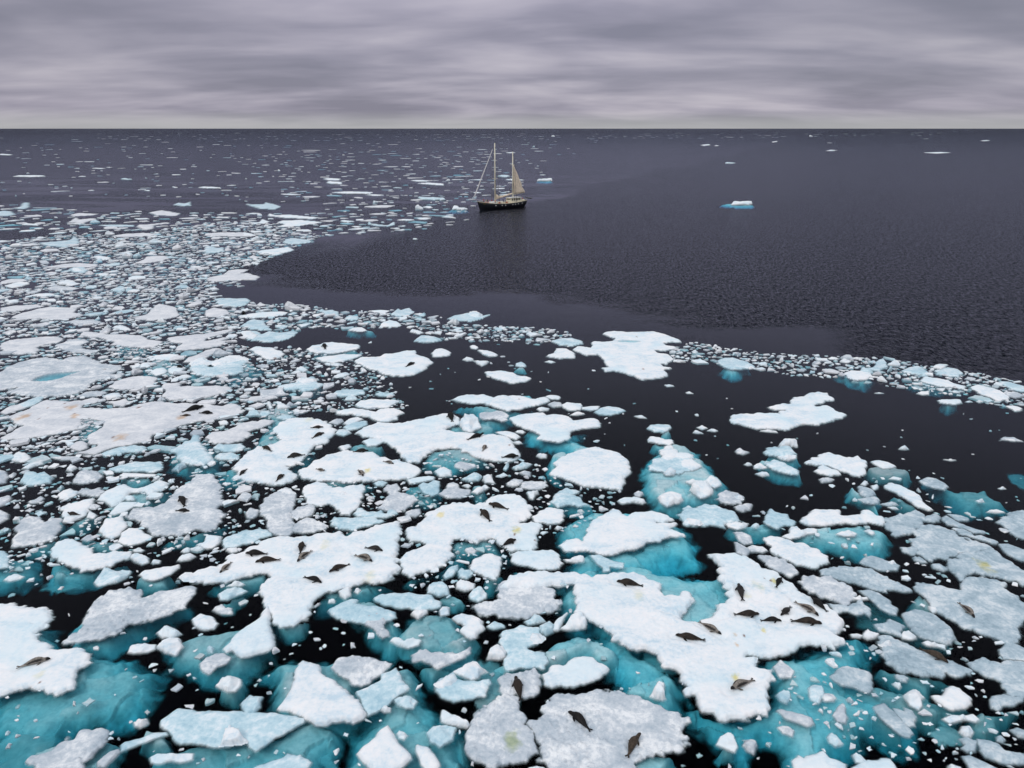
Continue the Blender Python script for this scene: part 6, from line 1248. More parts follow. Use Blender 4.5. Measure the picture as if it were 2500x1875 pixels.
for name, poly, cov, (smin, smax), peak in regions:
    r = raster(poly)
    if not r: continue
    sl, msk = r; free = msk & ~occ[sl]; target = cov * free.sum(); filled = 0; tries = 0
    ysr, xsr = np.nonzero(free)
    if len(ysr) == 0: continue
    rg = random.Random(len(poly) * 31 + int(cov * 100) + int(poly[0][0]))
    stop = 14000
    while filled < target and tries < stop:
        tries += 1
        fz = (tries / stop) ** .5; q = min(filled / max(target, 1), 1)
        s = smin + (smax - smin) * max(0, (1 - q)) * rg.random() ** 1.3 * .9 + (smax - smin) * .10 * rg.random()
        i = rg.randrange(len(ysr)); cx = (xsr[i] + sl[1].start + .5) * 2; cy = (ysr[i] + sl[0].start + .5) * 2
        X, Y, t = world(cx, cy); dep = CAM_H / max(Y, 1)
        hp = rg.random() < peak * (.2 if name in ('far', 'horizon') else 1); s = s * (1.8 if rg.random() < .05 and name not in ('horizon',) and not hp else 1)
        wx = s / F_PX * t                        # full width in metres
        asp = rg.uniform(.28, 1.15) if name not in ('far', 'horizon') else rg.uniform(.5, 1.1)
        if name in ('far', 'horizon') and not hp: wx *= 2.0; asp = rg.uniform(.3, .8); s *= .9
        wy = wx * asp
        hz_ = wx * rg.uniform(.2, .42) if hp else min(wx * rg.uniform(.05, .11), .22)
        ry = max(.6, (wy * dep / math.hypot(1, dep) + (hz_ * .5 if hp else 0)) / t * F_PX / 4)
        rx = max(.6, wx / t * F_PX / 4)
        x0 = int(cx / 2 - rx); x1 = int(cx / 2 + rx) + 1; y0 = int(cy / 2 - ry); y1 = int(cy / 2 + ry) + 1
        if x0 < 0 or y0 < 0 or x1 > OW or y1 > OH:
            x0, y0, x1, y1 = max(x0, 0), max(y0, 0), min(x1, OW), min(y1, OH)
            if x1 <= x0 or y1 <= y0: continue
        sub = occ[y0:y1, x0:x1]
        if sub.mean() > (.16 if cov < .38 else .52): continue
        gy, gx = np.mgrid[y0:y1, x0:x1]; el_ = ((gx + .5 - cx / 2) / rx) ** 2 + ((gy + .5 - cy / 2) / ry) ** 2 <= 1.1
        filled += (el_ & ~sub).sum(); occ[y0:y1, x0:x1] |= el_
        st = rg.choices(('s', 'd', 'g', 'b'), (.36, .34, .18, .12) if name in ('pack',) else (.42, .15, .28, .15))[0] if name not in ('far', 'horizon') else rg.choices(('s', 'd', 'b'), (.40, .50, .10))[0]
        pieces.append((rx * ry, name, X, Y, wx, wy, hz_, rg.uniform(0, 6.28) if hp else rg.uniform(-.9, .9), hp, st, rg.randrange(10 ** 6), rg.uniform(-.04, .07) if rg.random() < .60 else rg.uniform(-.42, -.08)))
pieces.sort(key=lambda p: -p[0])
flatP = [p for i, p in enumerate(protos) if i % 5 < 3]; peakP = [p for i, p in enumerate(protos) if i % 5 >= 3]
pm = {}
bulk = {}
short = [(it['P'].mean(0), it['lab'], np.ptp(it['P'], 0)) for it in items if len(it['lab'].split()) <= 9]
CW = {'s': 'white', 'd': 'dull lavender', 'g': 'grey', 'b': 'pale blue'}
used_lab = set()
def near_label(X, Y, hp, st, wx, name):
    b = (Y * SP - 0) ; yc = Y * CP + CAM_H * SP; up = Y * SP - CAM_H * CP
    ppx = 1250 + X / yc * F_PX; ppy = 937.5 - up / yc * F_PX
    cand = sorted(short, key=lambda q: math.hypot((q[0][0] - ppx) / (1 + q[2][0] * .01), (q[0][1] - ppy) * 1.5))
    shp = 'peaked' if hp else ('broad flat' if wx / yc * F_PX > 34 else 'flat')
    for c_, lab, ext in cand[:5]:
        dx, dy = ppx - c_[0], ppy - c_[1]
        if math.hypot(dx, dy) > 170: continue
        if abs(dx) / (ext[0] + 20) > abs(dy) / (ext[1] + 20): d = 'left of' if dx < 0 else 'right of'
        else: d = 'behind' if dy < 0 else 'in front of'
        L_ = shp + ' ' + CW[st] + ' brash ' + d + ' the ' + lab
        if len(L_.split()) <= 16 and L_ not in used_lab: used_lab.add(L_); return L_
    return LABELS[name][0]
for i, (ar, name, X, Y, wx, wy, hz_, rot, hp, st, rs, zo) in enumerate(pieces):
    lst = peakP if hp else flatP; k = rs % len(lst); V, Q = lst[k]
    S = np.array([wx / 2, wy / 2, hz_ / (.62 if hp else .16)])
    if i < 300:
        key = (hp, k, st)
        if key not in pm: pm[key] = mesh_np('brash_piece', V, Q, [M[st]], False, np.ones((len(V), 3)))
        o = link(bpy.data.objects.new('brash_piece', pm[key])); o.location = (X, Y, zo); o.rotation_euler = (0, 0, rot); o.scale = S
        tag(o, near_label(X, Y, hp, st, wx, name), 'brash ice', LABELS[name][1])
    else:
        c, s = math.cos(rot), math.sin(rot); v = V * S
        v = np.stack([v[:, 0] * c - v[:, 1] * s + X, v[:, 0] * s + v[:, 1] * c + Y, v[:, 2] + zo], 1)
        b = bulk.setdefault('all', [[], [], [], 0]); b[0].append(v); b[1].append(Q + b[3]); b[2].append(np.full(len(Q), 'sgbd'.index(st))); b[3] += len(v)
if bulk:
    b = bulk['all']; V = np.concatenate(b[0]); Q = np.concatenate(b[1]); mi = np.concatenate(b[2])
    me = mesh_np('brash_ice', V, Q, [M['s'], M['g'], M['b'], M['d']], False, np.ones((len(V), 3)))
    if len(me.polygons) == len(mi): me.polygons.foreach_set('material_index', mi.astype(np.int32))
    o = link(bpy.data.objects.new('brash_ice', me))
    tag(o, 'loose small brash ice scattered between the floes and in the dense pack', 'brash ice', None, 'stuff')
print('pieces', len(pieces), 'items', len(items))

# ---------------------------------------------------------------- seals hauled out on the floes
def coat_material():
    m = new_mat('seal_fur')
    at = nt.nodes.new('ShaderNodeAttribute'); at.attribute_name = 'tint'
    tcn = nt.nodes.new('ShaderNodeTexCoord')
    sp = ramp(noise(tcn.outputs['Object'], 7.0, 4, .65), [(.40, .55), (.56, 1.12)])
    c = mix(1.0, at.outputs['Color'], sp, 'MULTIPLY')
    finish(principled(c, .6, bump(noise(tcn.outputs['Object'], 40, 2), .25, .01), .2)); return m
MF = coat_material()
COATS = {  # back, flank, head, marking
 'black': ((.018, .017, .018), (.030, .027, .026), (.012, .011, .012), (.01, .01, .01)),
 'dark': ((.035, .029, .027), (.085, .070, .060), (.020, .018, .018), (.018, .016, .016)),
 'grey': ((.095, .085, .082), (.23, .205, .19), (.055, .048, .045), (.030, .027, .026)),
 'brown': ((.10, .070, .052), (.22, .165, .125), (.055, .040, .032), (.035, .026, .022)),
 'tan': ((.23, .165, .115), (.33, .25, .185), (.16, .115, .085), (.10, .07, .05)),
 'harp': ((.30, .265, .23), (.43, .385, .34), (.018, .016, .017), (.035, .030, .028))}
def seal_mesh(L, coat, bend, seed):
    """one closed body lofted along a bent spine, nose at +x, flippers grown out of it"""
    rng = np.random.RandomState(seed); cb, cf, ch, cm = [np.array(c) * (.24 if coat != 'harp' else .72) for c in COATS[coat]]
    # t, half width, half height
    prof = [(0, .010, .010), (.012, .028, .026), (.035, .040, .038), (.07, .056, .054), (.11, .062, .060), (.15, .064, .060), (.20, .080, .074),
            (.27, .112, .096), (.36, .138, .112), (.46, .142, .112), (.56, .128, .100), (.66, .102, .080), (.76, .072, .056), (.84, .046, .036), (.90, .034, .026), (.935, .030, .018), (.955, .016, .010)]
    nr = 16; V = []; C = []; F = []; b = math.radians(bend) * 2.6
    lift = rng.choice([0, .01, .03, .11], p=[.4, .25, .2, .15]); fat = rng.uniform(.90, 1.16); b *= rng.uniform(1.0, 1.9)
    def spine(t):
        u = t - .45; ang = b * u * 1.0
        x = (.45 - t) * L; y = -L * b * u * u * .5 * (1 if t < .45 else .7)
        if t > .8: y += L * .35 * b * (t - .8)
        return x, y
    for (t, wv, hv) in prof:
        x, y = spine(t); x2, y2 = spine(t + .01); dx, dy = x - x2, y - y2; n_ = math.hypot(dx, dy); nx, ny = -dy / n_, dx / n_
        wv *= L * (fat if .18 < t < .8 else 1); hv *= L * (fat if .18 < t < .8 else 1); zc = hv * .92 + (lift * L * max(0, 1 - t / .2) if t < .2 else 0)
        for k in range(nr):
            a = 2 * math.pi * k / nr; cy_, cz_ = math.cos(a), math.sin(a)
            zz = zc + cz_ * hv * (.82 if cz_ < 0 else 1.0)
            V.append((x + nx * cy_ * wv, y + ny * cy_ * wv, max(zz, -.02)))
            up = cz_
            c = cb * (.5 + .5 * up) + cf * (.5 - .5 * up) if up > 0 else cf
            if t < .12 and up > -.5: c = ch
            if coat == 'harp':      # dark wishbone mark along each flank
                d = abs(up - (.62 if .25 < t < .7 else .95)); 
                if .20 < t < .72 and d < .24: c = cm
            elif coat in ('grey', 'brown', 'dark') and vnoise(np.array([t * 9.0]), np.array([up * 2.5 + seed]), seed)[0] > .16: c = cm * 1.6
            C.append(c)
    for i in range(len(prof) - 1):
        for k in range(nr):
            F.append((i * nr + k, i * nr + (k + 1) % nr, (i + 1) * nr + (k + 1) % nr, (i + 1) * nr + k))
    F.append(tuple(range(nr - 1, -1, -1))); F.append(tuple((len(prof) - 1) * nr + k for k in range(nr)))
    def flip(root, mid, tip, w0, w1, w2, th):      # a tapered flat paddle with five toe points
        base = len(V); pts = [np.array(root), np.array(mid), np.array(tip)]; ws = [w0, w1, w2]
        for p, q in zip(pts, ws):
            d = (pts[2] - pts[0]); d = d / np.linalg.norm(d); s = np.array([-d[1], d[0], 0.0]); s /= np.linalg.norm(s) + 1e-9
            for e, zt in ((-1, 0), (-.5, 1), (0, 1), (.5, 1), (1, 0), (.5, -1), (0, -1), (-.5, -1)):
                V.append(tuple(p + s * e * q + np.array([0, 0, zt * th]))); C.append(cm * 1.3 if coat != 'harp' else cb * .55)
        for j in range(2):
            for k in range(8):
                F.append((base + j * 8 + k, base + j * 8 + (k + 1) % 8, base + (j + 1) * 8 + (k + 1) % 8, base + (j + 1) * 8 + k))
        F.append(tuple(base + k for k in range(7, -1, -1)))
        tb = base + 16; q = len(V); d = (pts[2] - pts[1]); F.append(tuple(tb + k for k in range(8)))
    for sgn in (-1, 1):
        x, y = spine(.29); spread = rng.uniform(.6, 1.1)
        flip((x, y + sgn * .085 * L, .055 * L), (x - .045 * L, y + sgn * (.085 + .055 * spread) * L, .030 * L), (x - .12 * L, y + sgn * (.085 + .125 * spread) * L, .016 * L), .034 * L, .036 * L, .020 * L, .008 * L)
        x, y = spine(.93)
        flip((x, y + sgn * .010 * L, .022 * L), (x - .045 * L, y + sgn * .030 * L, .024 * L), (x - .105 * L, y + sgn * .060 * L, .03 * L), .016 * L, .026 * L, .030 * L, .007 * L)
    for sgn in (-1, 1):      # eyes and nostril pads
        x, y = spine(.05); base = len(V); r = .0075 * L; cx, cy, cz = x, y + sgn * .030 * L, .062 * L + lift * L * .75
        for (ax, ay, az) in ((1, 0, 0), (-1, 0, 0), (0, 1, 0), (0, -1, 0), (0, 0, 1), (0, 0, -1)):
            V.append((cx + ax * r, cy + ay * r, cz + az * r)); C.append(np.array((.004, .004, .004)))
        for f in ((0, 2, 4), (2, 1, 4), (1, 3, 4), (3, 0, 4), (2, 0, 5), (1, 2, 5), (3, 1, 5), (0, 3, 5)): F.append(tuple(base + k for k in f))
    me = bpy.data.meshes.new('seal'); me.from_pydata(V, [], F); me.update(); me.materials.append(MF)
    me.polygons.foreach_set('use_smooth', np.ones(len(me.polygons), bool))
    a = me.color_attributes.new('tint', 'FLOAT_COLOR', 'POINT'); cc = np.ones((len(V), 4), np.float32); cc[:, :3] = np.array(C)
    a.data.foreach_set('color', cc.ravel()); return me
ox = oy = 0
for i, l in enumerate(SEALS.strip().split('\n')):
    if l[0] == '@': q = l.split(); ox, oy = float(q[1]), float(q[2]); continue
    d, lab = l.split('|'); q = d.split(); hx, hy, tx, ty = [float(k) / 4.424 for k in q[:4]]
    zb = .15
    for _ in range(3):
        a = world(hx + ox, hy + oy, zb + .08); b = world(tx + ox, ty + oy, zb + .05)
        mx, my = (a[0] + b[0]) / 2, (a[1] + b[1]) / 2
        zs = [surf_z(a[0] * k + b[0] * (1 - k), a[1] * k + b[1] * (1 - k)) for k in (.2, .5, .8)]
        zs = [z for z in zs if z is not None]; zb = max(zs[0] if zs else .1, sum(zs) / max(1, len(zs)), .05)
    L = math.hypot(a[0] - b[0], a[1] - b[1]); 
    L = max(1.35, min(L, 2.9)); ang = math.atan2(a[1] - b[1], a[0] - b[0])
    o = link(bpy.data.objects.new('seal', seal_mesh(L * .97, q[4], float(q[5]), 50 + i)))
    o.location = (mx, my, zb + .01); o.rotation_euler = (0, 0, ang)
    tag(o, lab, 'seal', 'seals resting on the ice floes')
    print('seal L %.2f z %.2f' % (L, zb), lab[:40])

# ---------------------------------------------------------------- the two masted schooner
def plain(name, c, rough=.5, spec=.4):
    m = new_mat(name); g = nt.nodes.new('ShaderNodeNewGeometry')
    v = ramp(noise(g.outputs['Position'], 1.3, 4), [(.35, .86), (.65, 1.08)])
    finish(principled(mix(1.0, c, v, 'MULTIPLY'), rough, None, spec)); return m
MS = dict(hull=plain('black_hull_paint', (.012, .013, .018), .35), white=plain('white_paint', (.75, .75, .72)), cream=plain('cream_paint', (.92, .86, .66)),
          deck=plain('pale_teak_deck', (.42, .34, .20), .7), red=plain('red_paint', (.42, .03, .03)), sail=plain('beige_sailcloth', (.97, .82, .64), .9, .1),
          mast=plain('ivory_mast_paint', (.92, .87, .70)), wire=plain('steel_rigging', (.12, .12, .13), .4), glass=plain('dark_window_glass', (.02, .025, .03), .1, .6),
          jib=plain('white_furled_sailcloth', (.72, .71, .70), .8, .1), boat=plain('grey_rubber_boat', (.10, .10, .11)), orange=plain('orange_canvas', (.55, .10, .03)),
          skin=plain('skin', (.45, .26, .18)), dark=plain('dark_clothing', (.03, .03, .04), .8), blue=plain('blue_clothing', (.04, .07, .18), .8), yellow=plain('yellow_clothing', (.60, .50, .10), .8))
class MB:
    def __init__(s): s.V = []; s.F = []
    def box(s, c, d, taper=1.0, rot=0.0):
        b = len(s.V); cr, sr = math.cos(rot), math.sin(rot)
        for z in (-1, 1):
            k = 1 if z < 0 else taper
            for x, y in ((-1, -1), (1, -1), (1, 1), (-1, 1)):
                px, py = x * d[0] / 2 * k, y * d[1] / 2 * k
                s.V.append((c[0] + px * cr - py * sr, c[1] + px * sr + py * cr, c[2] + z * d[2] / 2))
        for f in ((3, 2, 1, 0), (4, 5, 6, 7), (0, 1, 5, 4), (1, 2, 6, 5), (2, 3, 7, 6), (3, 0, 4, 7)): s.F.append(tuple(b + i for i in f))
        return s
    def tube(s, pts, rad, n=8):
        pts = [Vector(p) for p in pts]; rad = rad if isinstance(rad, (list, tuple)) else [rad] * len(pts); b = len(s.V)
        for i, p in enumerate(pts):
            d = (pts[min(i + 1, len(pts) - 1)] - pts[max(i - 1, 0)]).normalized()
            u = d.cross(Vector((0, 1, 0)) if abs(d.y) < .9 else Vector((1, 0, 0))).normalized(); v = d.cross(u)
            for k in range(n):
                a = 2 * math.pi * k / n; s.V.append(tuple(p + (u * math.cos(a) + v * math.sin(a)) * rad[i]))
        for i in range(len(pts) - 1):
            for k in range(n): s.F.append((b + i * n + k, b + i * n + (k + 1) % n, b + (i + 1) * n + (k + 1) % n, b + (i + 1) * n + k))
        s.F.append(tuple(b + k for k in range(n - 1, -1, -1))); s.F.append(tuple(b + (len(pts) - 1) * n + k for k in range(n))); return s
    def loft(s, rings, close=True, cap=True):
        b = len(s.V); n = len(rings[0])
        for r_ in rings: s.V.extend([tuple(p) for p in r_])
        for i in range(len(rings) - 1):
            for k in range(n if close else n - 1): s.F.append((b + i * n + k, b + i * n + (k + 1) % n, b + (i + 1) * n + (k + 1) % n, b + (i + 1) * n + k))
        if cap: s.F.append(tuple(b + k for k in range(n - 1, -1, -1))); s.F.append(tuple(b + (len(rings) - 1) * n + k for k in range(n)))
        return s
    def build(s, name, mat, parent=None, smooth=False, label=None):
        me = bpy.data.meshes.new(name); me.from_pydata(s.V, [], s.F); me.update(); me.materials.append(mat)
        if smooth: me.polygons.foreach_set('use_smooth', np.ones(len(me.polygons), bool))
        o = link(bpy.data.objects.new(name, me), parent)
        if label: o['label'] = label
        return o
bw = world(1173, 513); stn = world(1279, 503.5)
bx, by = bw[0], bw[1]; qx, qy = stn[0], stn[1]
LH = math.hypot(bx - qx, by - qy); print('hull length', LH)
ship = link(bpy.data.objects.new('schooner', None)); ship.location = ((bx + qx) / 2, (by + qy) / 2, 0)
ship.rotation_euler = (0, 0, math.atan2(by - qy, bx - qx))
tag(ship, 'black hulled two masted schooner with a cream deckhouse and a raised beige mizzen sail', 'sailing ship')
k = LH / 27.0                        # local x runs from the stern (-) to the bow (+)
def sheer(x): return (2.15 + 1.25 * max(0, x / 13.5) ** 2 + .55 * max(0, -x / 13.5) ** 2) * 1.08
def half(x):
    t = (x + 14.2) / 29.6; return 3.1 * (max(0, math.sin(math.pi * min(1, t * .93 + .10))) ** .55) * (1 if t < .7 else max(.02, 1 - ((t - .7) / .3) ** 2.2))
xs_ = [-14.2, -13.4, -12, -10, -7, -4, 0, 4, 7, 9.5, 11.5, 13, 14.3, 15.3]
rings = []
for x in xs_:
    b_ = half(x); h_ = sheer(x); wl = .93 if -11 < x < 10 else .55; ov = -.6 * max(0, (x - 10) / 5)
    r_ = []
    for (fy, fz) in ((-1, 1), (-.99, .75), (-.95, .4), (-.86 * wl - .05, .05), (-.5 * wl, -.30), (0, -.42), (.5 * wl, -.30), (.86 * wl + .05, .05), (.95, .4), (.99, .75), (1, 1)):
        xx = x + (ov * (1 - fz) * 2.2 if x > 9 else (.9 * (1 - fz) if x < -12 else 0))
        r_.append((xx * k, fy * b_, fz * h_))
    rings.append(r_)
MB().loft(rings, close=True, cap=True).build('hull', MS['hull'], ship, True)
m = MB()
dk = [[(x * k, -half(x) * .95, sheer(x) - .45), (x * k, half(x) * .95, sheer(x) - .45)] for x in xs_[:-1]]
bw_ = MB(); rl = MB()
m2 = MB(); m2.loft([[(x * k, -half(x) * .97, sheer(x) - .30), (x * k, half(x) * .97, sheer(x) - .30), (x * k, half(x) * .97, sheer(x) + .015), (x * k, -half(x) * .97, sheer(x) + .015)] for x in xs_[:-1]])
m2.build('deck', MS['deck'], ship)
for sgn in (-1, 1):                 # cap rail and lifelines
    MB().tube([(x * k, sgn * half(x) * 1.0, sheer(x) + .10) for x in xs_], .09, 6).build('cap_rail', MS['cream'], ship, True)
    lf = MB()
    for zz in (.55, .95): lf.tube([(x * k, sgn * half(x) * .96, sheer(x) + zz) for x in xs_[:-1]], .025, 4)
    for x in np.arange(-13, 13.5, 1.6): lf.tube([(x * k, sgn * half(x) * .96, sheer(x)), (x * k, sgn * half(x) * .96, sheer(x) + .97)], .03, 4)
    lf.build('lifeline', MS['white'], ship)
    for x in (-10.3, -7.6, -5.6, -3.9, .6, 2.6, 6.2):      # portholes in white rims
        rr_ = half(x) * .985; z = sheer(x) * .70; p = MB()
        p.tube([(x * k, sgn * (rr_ - .15), z), (x * k, sgn * (rr_ + .05), z)], .27, 12); p.build('porthole', MS['white'], ship)
# white bow wave stripe painted at the forefoot
# deckhouse
dh = MB().box((-6.9 * k, 0, 3.45), (6.6 * k, 3.7, 2.2), .96).build('deckhouse', MS['cream'], ship)
rf = MB().box((-6.9 * k, 0, 4.63), (6.9 * k, 4.0, .16)).build('roof', MS['white'], dh)
MB().box((-3.2 * k, 0, 3.0), (1.2 * k, 3.0, 1.2), .9).build('companionway', MS['cream'], ship)
for sgn in (-1, 1):
    for x in (-4.5, -5.8, -7.0, -8.1, -9.2):
        MB().box((x * k, sgn * 1.82, 3.85), (.66, .12, .90)).build('window', MS['glass'], dh)
for y in (-1.1, 0, 1.1): MB().box((-3.66 * k, y, 3.8), (.10, .8, .6)).build('window', MS['glass'], dh)
MB().box((-6.0 * k, .8, 4.90), (1.2, .8, .35), .8).build('hatch', MS['white'], dh)
MB().tube([(-7.6 * k, -.9, 4.7), (-7.6 * k, -.9, 5.8)], .09, 6).box((-7.6 * k, -.9, 5.9), (1.3, .18, .18)).build('radar', MS['white'], dh)
MB().box((6.0 * k, 0, 3.0), (3.6 * k, 2.6, .8), .9).build('forward_trunk', MS['white'], ship)
MB().box((1.8 * k, 0, 2.85), (2.8 * k, 2.2, .6), .9).build('skylight', MS['cream'], ship)
MB().box((8.9 * k, -1.2, 3.05), (2.2, 1.3, .8), .7, .2).build('life_raft', MS['orange'], ship)
MB().box((7.3 * k, 1.5, 3.0), (2.4, .9, .7), .7).build('deck_locker', MS['white'], ship)
MB().tube([(12.0 * k, 0, 3.45), (13.2 * k, 0, 3.5)], .35, 8).build('windlass', MS['dark'], ship)
for (x_, y_, c_) in ((10.2, 1.0, 'red'), (9.2, -.4, 'white'), (3.2, 1.5, 'orange'), (-.8, -1.5, 'white'), (-1.4, 1.4, 'orange'), (2.9, -1.6, 'yellow'), (-11.2, -1.4, 'white'), (-12.4, .9, 'cream')):
    MB().box((x_ * k, y_, 2.75 + .04 * abs(x_)), (1.0, .7, .6), .8, .3).build('deck_gear', MS[c_], ship)
# bowsprit and pulpit
MB().tube([(12.6 * k, 0, 3.6), (18.3 * k, 0, 4.15)], [.17, .11], 8).build('bowsprit', MS['hull'], ship, True)
pp = MB()
for sgn in (-1, 1): pp.tube([(14.0 * k, sgn * .9, 4.6), (16.5 * k, sgn * .5, 5.0), (18.1 * k, sgn * .12, 5.1)], .04, 5).tube([(16.4 * k, sgn * .45, 4.0), (16.4 * k, sgn * .5, 5.0)], .035, 5)
pp.build('pulpit', MS['white'], ship)
FX, MX = 4.6 * k, -6.3 * k            # foremast and mizzen positions
def mast(x, z0, z1, r0):
    o = MB().tube([(x, 0, z0), (x, 0, z0 + (z1 - z0) * .55), (x, 0, z1)], [r0 * 1.2, r0 * 1.05, r0 * .7], 10).build('mast', MS['mast'], ship, True)
    for f, wd_ in ((.42, 2.2), (.72, 1.7)):
        z = z0 + (z1 - z0) * f; MB().tube([(x, -wd_, z), (x, 0, z + .12), (x, wd_, z)], .07, 6).build('spreader', MS['mast'], o)
    MB().tube([(x, 0, z1), (x, 0, z1 + .8)], .035, 5).box((x - .15, 0, z1 + .75), (.5, .04, .12)).build('masthead_fitting', MS['dark'], o)
    return o
FT, MT = 29.6, 25.6
fm = mast(FX, 2.4, FT, .30); mm = mast(MX, 4.2, MT, .27)
rg_ = MB()
for (x, top, hw) in ((FX, FT, 2.9), (MX, MT, 2.6)):
    for sgn in (-1, 1):
        for dx, f in ((-.9, .42), (.7, .42), (-.4, .72), (0, .97)):
            z = 2.4 + (top - 2.4) * f; w_ = 2.2 if f > .5 else 0
            if f > .5: rg_.tube([(x + dx, sgn * hw, 2.6), (x, sgn * 2.15, 2.4 + (top - 2.4) * .42), (x, sgn * (1.65 if f > .9 else .1), 2.4 + (top - 2.4) * .72), (x, 0, z)], .06, 4)
            else: rg_.tube([(x + dx, sgn * hw, 2.6), (x, sgn * .1, z)], .06, 4)
rg_.tube([(FX, 0, FT - .2), (MX, 0, MT - .3)], .04, 4)
rg_.tube([(FX, 0, 17), (MX + 1.5, 1.4, 4.0)], .035, 4); rg_.tube([(MX, 0, MT - .3), (-13.6 * k, 1.2, 3)], .035, 4); rg_.tube([(MX, 0, MT - .3), (-13.6 * k, -1.2, 3)], .035, 4)
rg_.build('rigging', MS['wire'], ship)
# furled jib on the forestay
tip, hd = Vector((18.0 * k, 0, 4.3)), Vector((FX + .3, 0, FT * .97))
MB().tube([tip, hd], .05, 5).build('forestay', MS['wire'], ship)
MB().tube([tip.lerp(hd, f) for f in (.05, .12, .3, .6, .8, .93)], [.10, .22, .26, .22, .16, .08], 8).build('furled_jib', MS['jib'], ship, True)
s2 = (Vector((14.6 * k, 0, 4.2)), Vector((FX + .2, 0, FT * .74)))
MB().tube([s2[0], s2[1]], .035, 4).build('inner_forestay', MS['wire'], ship)
# lowered foresail bunched along its boom
bm = MB().tube([(FX - .4, 0, 4.4), (FX - 9.8, .9, 6.4)], [.16, .13], 8).build('boom', MS['mast'], ship, True)
rings = []
for i in range(13):
    f = i / 12; c = Vector((FX - .5, 0, 4.65)).lerp(Vector((FX - 9.4, .86, 6.55)), f)
    hgt = 1.9 * math.exp(-f * 5.0) + .28 + .14 * math.sin(i * 2.1); wd_ = .22 + .14 * math.sin(i * 1.7 + 1) * (1 - f) + .12
    rings.append([(c.x, c.y + math.cos(a) * wd_, c.z + (math.sin(a) * hgt if math.sin(a) > 0 else math.sin(a) * .35)) for a in [j * math.pi / 5 for j in range(10)]])
MB().loft(rings).build('lowered_foresail', MS['sail'], ship, True)
# raised mizzen: a narrow triangle with a little belly and thickness
MB().tube([(MX - .3, 0, 6.0), (MX - 7.0, .5, 6.6)], [.14, .11], 8).build('boom', MS['mast'], ship, True)
rings = []; H0, H1 = 6.3, 19.6
for i in range(15):
    f = i / 14; z = H0 + (H1 - H0) * f; leech = 6.9 * (1 - f) ** .92 + .35 * math.sin(i * 1.5) * (1 - f) + .15
    ring = []
    for sd2 in (1, -1):
        for j in (range(7) if sd2 == 1 else range(6, -1, -1)):
            u = j / 6; ring.append((MX - .3 - leech * u, .5 * u * (1 - f) + .42 * math.sin(u * math.pi) * (1 - f * .6) + sd2 * .012, z + (.25 * u if i == 0 else 0)))
    rings.append(ring)
MB().loft(rings).build('mizzen_sail', MS['sail'], ship, True)
# stern davits with a rubber boat
dv = MB()
for y in (-1.0, 1.0): dv.tube([(-13.4 * k, y, 2.9), (-14.6 * k, y, 4.1), (-16.6 * k, y, 4.0)], .08, 6)
dv.build('davits', MS['hull'], ship)
db = MB().loft([[(-16.9 * k + .55 * math.cos(a) , y, 3.75 + .32 * math.sin(a)) for a in [j * math.pi / 4 for j in range(8)]] for y in (-1.9, -1.3, 0, 1.2, 1.8)])
db.build('dinghy', MS['boat'], ship, True)
MB().tube([(-13.6 * k, 0, 3.0), (-14.3 * k, 0, 5.4)], .04, 5).build('flagstaff', MS['wire'], ship)
# painted name marks near the bow, too small to read in the photograph
for sgn in (-1, 1):
    nm = MB()
    for i_ in range(6): nm.box(((11.2 + i_ * .24) * k, sgn * (half(11.2 + i_ * .24) * .995 + .03), sheer(11.6) * .86), (.11, .04, .16))
    nm.build('name_marks', MS['yellow'], ship)

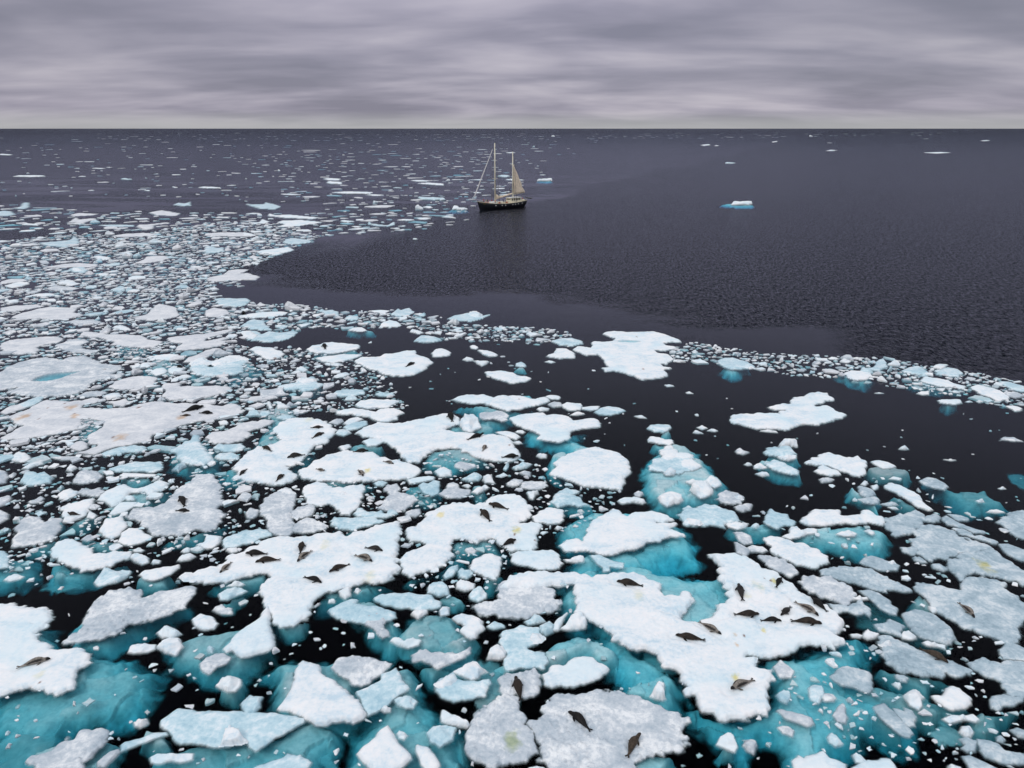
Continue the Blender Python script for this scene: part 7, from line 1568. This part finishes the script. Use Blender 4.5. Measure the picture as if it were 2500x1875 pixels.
# people on deck, one continuous skinned body each
def person(lx, ly, lz, face, coat, trousers, arm, label, hgt=1.75):
    rz = ship.rotation_euler[2]; c, s_ = math.cos(rz), math.sin(rz)
    P = {'pelvis': (0, 0, .95), 'waist': (0, 0, 1.10), 'chest': (0, 0, 1.33), 'neck': (0, 0, 1.50), 'head': (.015, 0, 1.60), 'crown': (.01, 0, 1.70)}
    for n_, sg in (('l', 1), ('r', -1)):
        P['hip' + n_] = (0, sg * .10, .90); P['knee' + n_] = (.03, sg * .12, .50); P['ank' + n_] = (-.01, sg * .13, .09); P['toe' + n_] = (.14, sg * .15, .04)
        P['sh' + n_] = (0, sg * .19, 1.43); P['el' + n_] = (.02 + arm * .10, sg * .26, 1.18); P['wr' + n_] = (.10 + arm * .22, sg * .22, 1.02 + arm * .12); P['hd' + n_] = (.13 + arm * .26, sg * .20, .97 + arm * .15)
    E = [('pelvis', 'waist'), ('waist', 'chest'), ('chest', 'neck'), ('neck', 'head'), ('head', 'crown')]
    for n_ in 'lr': E += [('pelvis', 'hip' + n_), ('hip' + n_, 'knee' + n_), ('knee' + n_, 'ank' + n_), ('ank' + n_, 'toe' + n_), ('chest', 'sh' + n_), ('sh' + n_, 'el' + n_), ('el' + n_, 'wr' + n_), ('wr' + n_, 'hd' + n_)]
    RAD = dict(pelvis=.15, waist=.14, chest=.17, neck=.06, head=.095, crown=.085, hip=.10, knee=.07, ank=.05, toe=.045, sh=.085, el=.06, wr=.045, hd=.05)
    keys = list(P); me = bpy.data.meshes.new('person'); me.from_pydata([P[q] for q in keys], [(keys.index(a), keys.index(b)) for a, b in E], [])
    me.materials.append(person_mat(coat, trousers))
    o = link(bpy.data.objects.new('person', me)); md = o.modifiers.new('skin', 'SKIN')
    for i, q in enumerate(keys):
        rr_ = RAD[q] if q in RAD else RAD[q[:-1]]; me.skin_vertices[0].data[i].radius = (rr_, rr_)
    me.skin_vertices[0].data[0].use_root = True
    sb = o.modifiers.new('sub', 'SUBSURF'); sb.levels = 1; sb.render_levels = 1; sb_ = None
    o.scale = (hgt / 1.78,) * 3
    o.location = (ship.location[0] + lx * c - ly * s_, ship.location[1] + lx * s_ + ly * c, lz); o.rotation_euler = (0, 0, rz + face)
    tag(o, label, 'person', None); return o
pmats = {}
def person_mat(coat, trousers):
    if (coat, trousers) in pmats: return pmats[(coat, trousers)]
    m = new_mat('clothing'); tcn = nt.nodes.new('ShaderNodeTexCoord'); sp = nt.nodes.new('ShaderNodeSeparateXYZ'); nt.links.new(tcn.outputs['Object'], sp.inputs[0])
    z = math_('DIVIDE', sp.outputs[2], 2.0)
    c = ramp(z, [(0, (.01, .01, .01)), (.055, trousers), (.46, coat), (.765, (.42, .25, .18)), (.84, (.03, .02, .015))], 'CONSTANT')
    finish(principled(c, .8)); pmats[(coat, trousers)] = m; return m
RED, DK, BLU, YL, BK = (.45, .025, .02), (.03, .03, .04), (.04, .07, .20), (.62, .50, .08), (.015, .015, .02)
crew = [(11.9, .5, 3.35, .3, RED, BK, .8, 'person in red at the bow by the windlass, foremost of the crew'),
 (10.9, -.8, 3.2, .5, RED, DK, .2, 'person in red jacket just behind the foremost crew member, port side of the bow'),
 (10.4, 1.3, 3.15, 1.4, BK, DK, .6, 'person in black standing at the bow rail nearest the far side'),
 (9.9, -.2, 3.1, 2.5, YL, BK, .9, 'person in yellow on the foredeck behind the red jackets'),
 (6.9, -1.9, 2.6, -.5, RED, BLU, .3, 'person in red leaning by the foremast shrouds'),
 (6.1, 1.9, 2.6, .2, RED, BK, .7, 'person in red coat at the far side of the foremast'),
 (5.3, -1.7, 2.55, -1.2, RED, DK, .5, 'person in red sitting height aft of the foremast on the near side'),
 (-.6, 1.5, 2.4, 2.0, BLU, BK, .4, 'person in blue standing amidships under the lowered sail'),
 (-2.2, -2.2, 2.4, -1.0, BK, BLU, .6, 'person in black jacket beside the front of the deckhouse'),
 (-9.9, -1.9, 2.5, 3.0, BK, BK, .5, 'person in black behind the deckhouse, tallest at the stern'),
 (-12.0, .6, 2.7, 2.6, RED, BK, .9, 'person in a red jacket at the stern beside the davits')]
for (x, y, z, f, co, trs, a, lab) in crew: person(x * k, y, z, f, co, trs, a, lab)
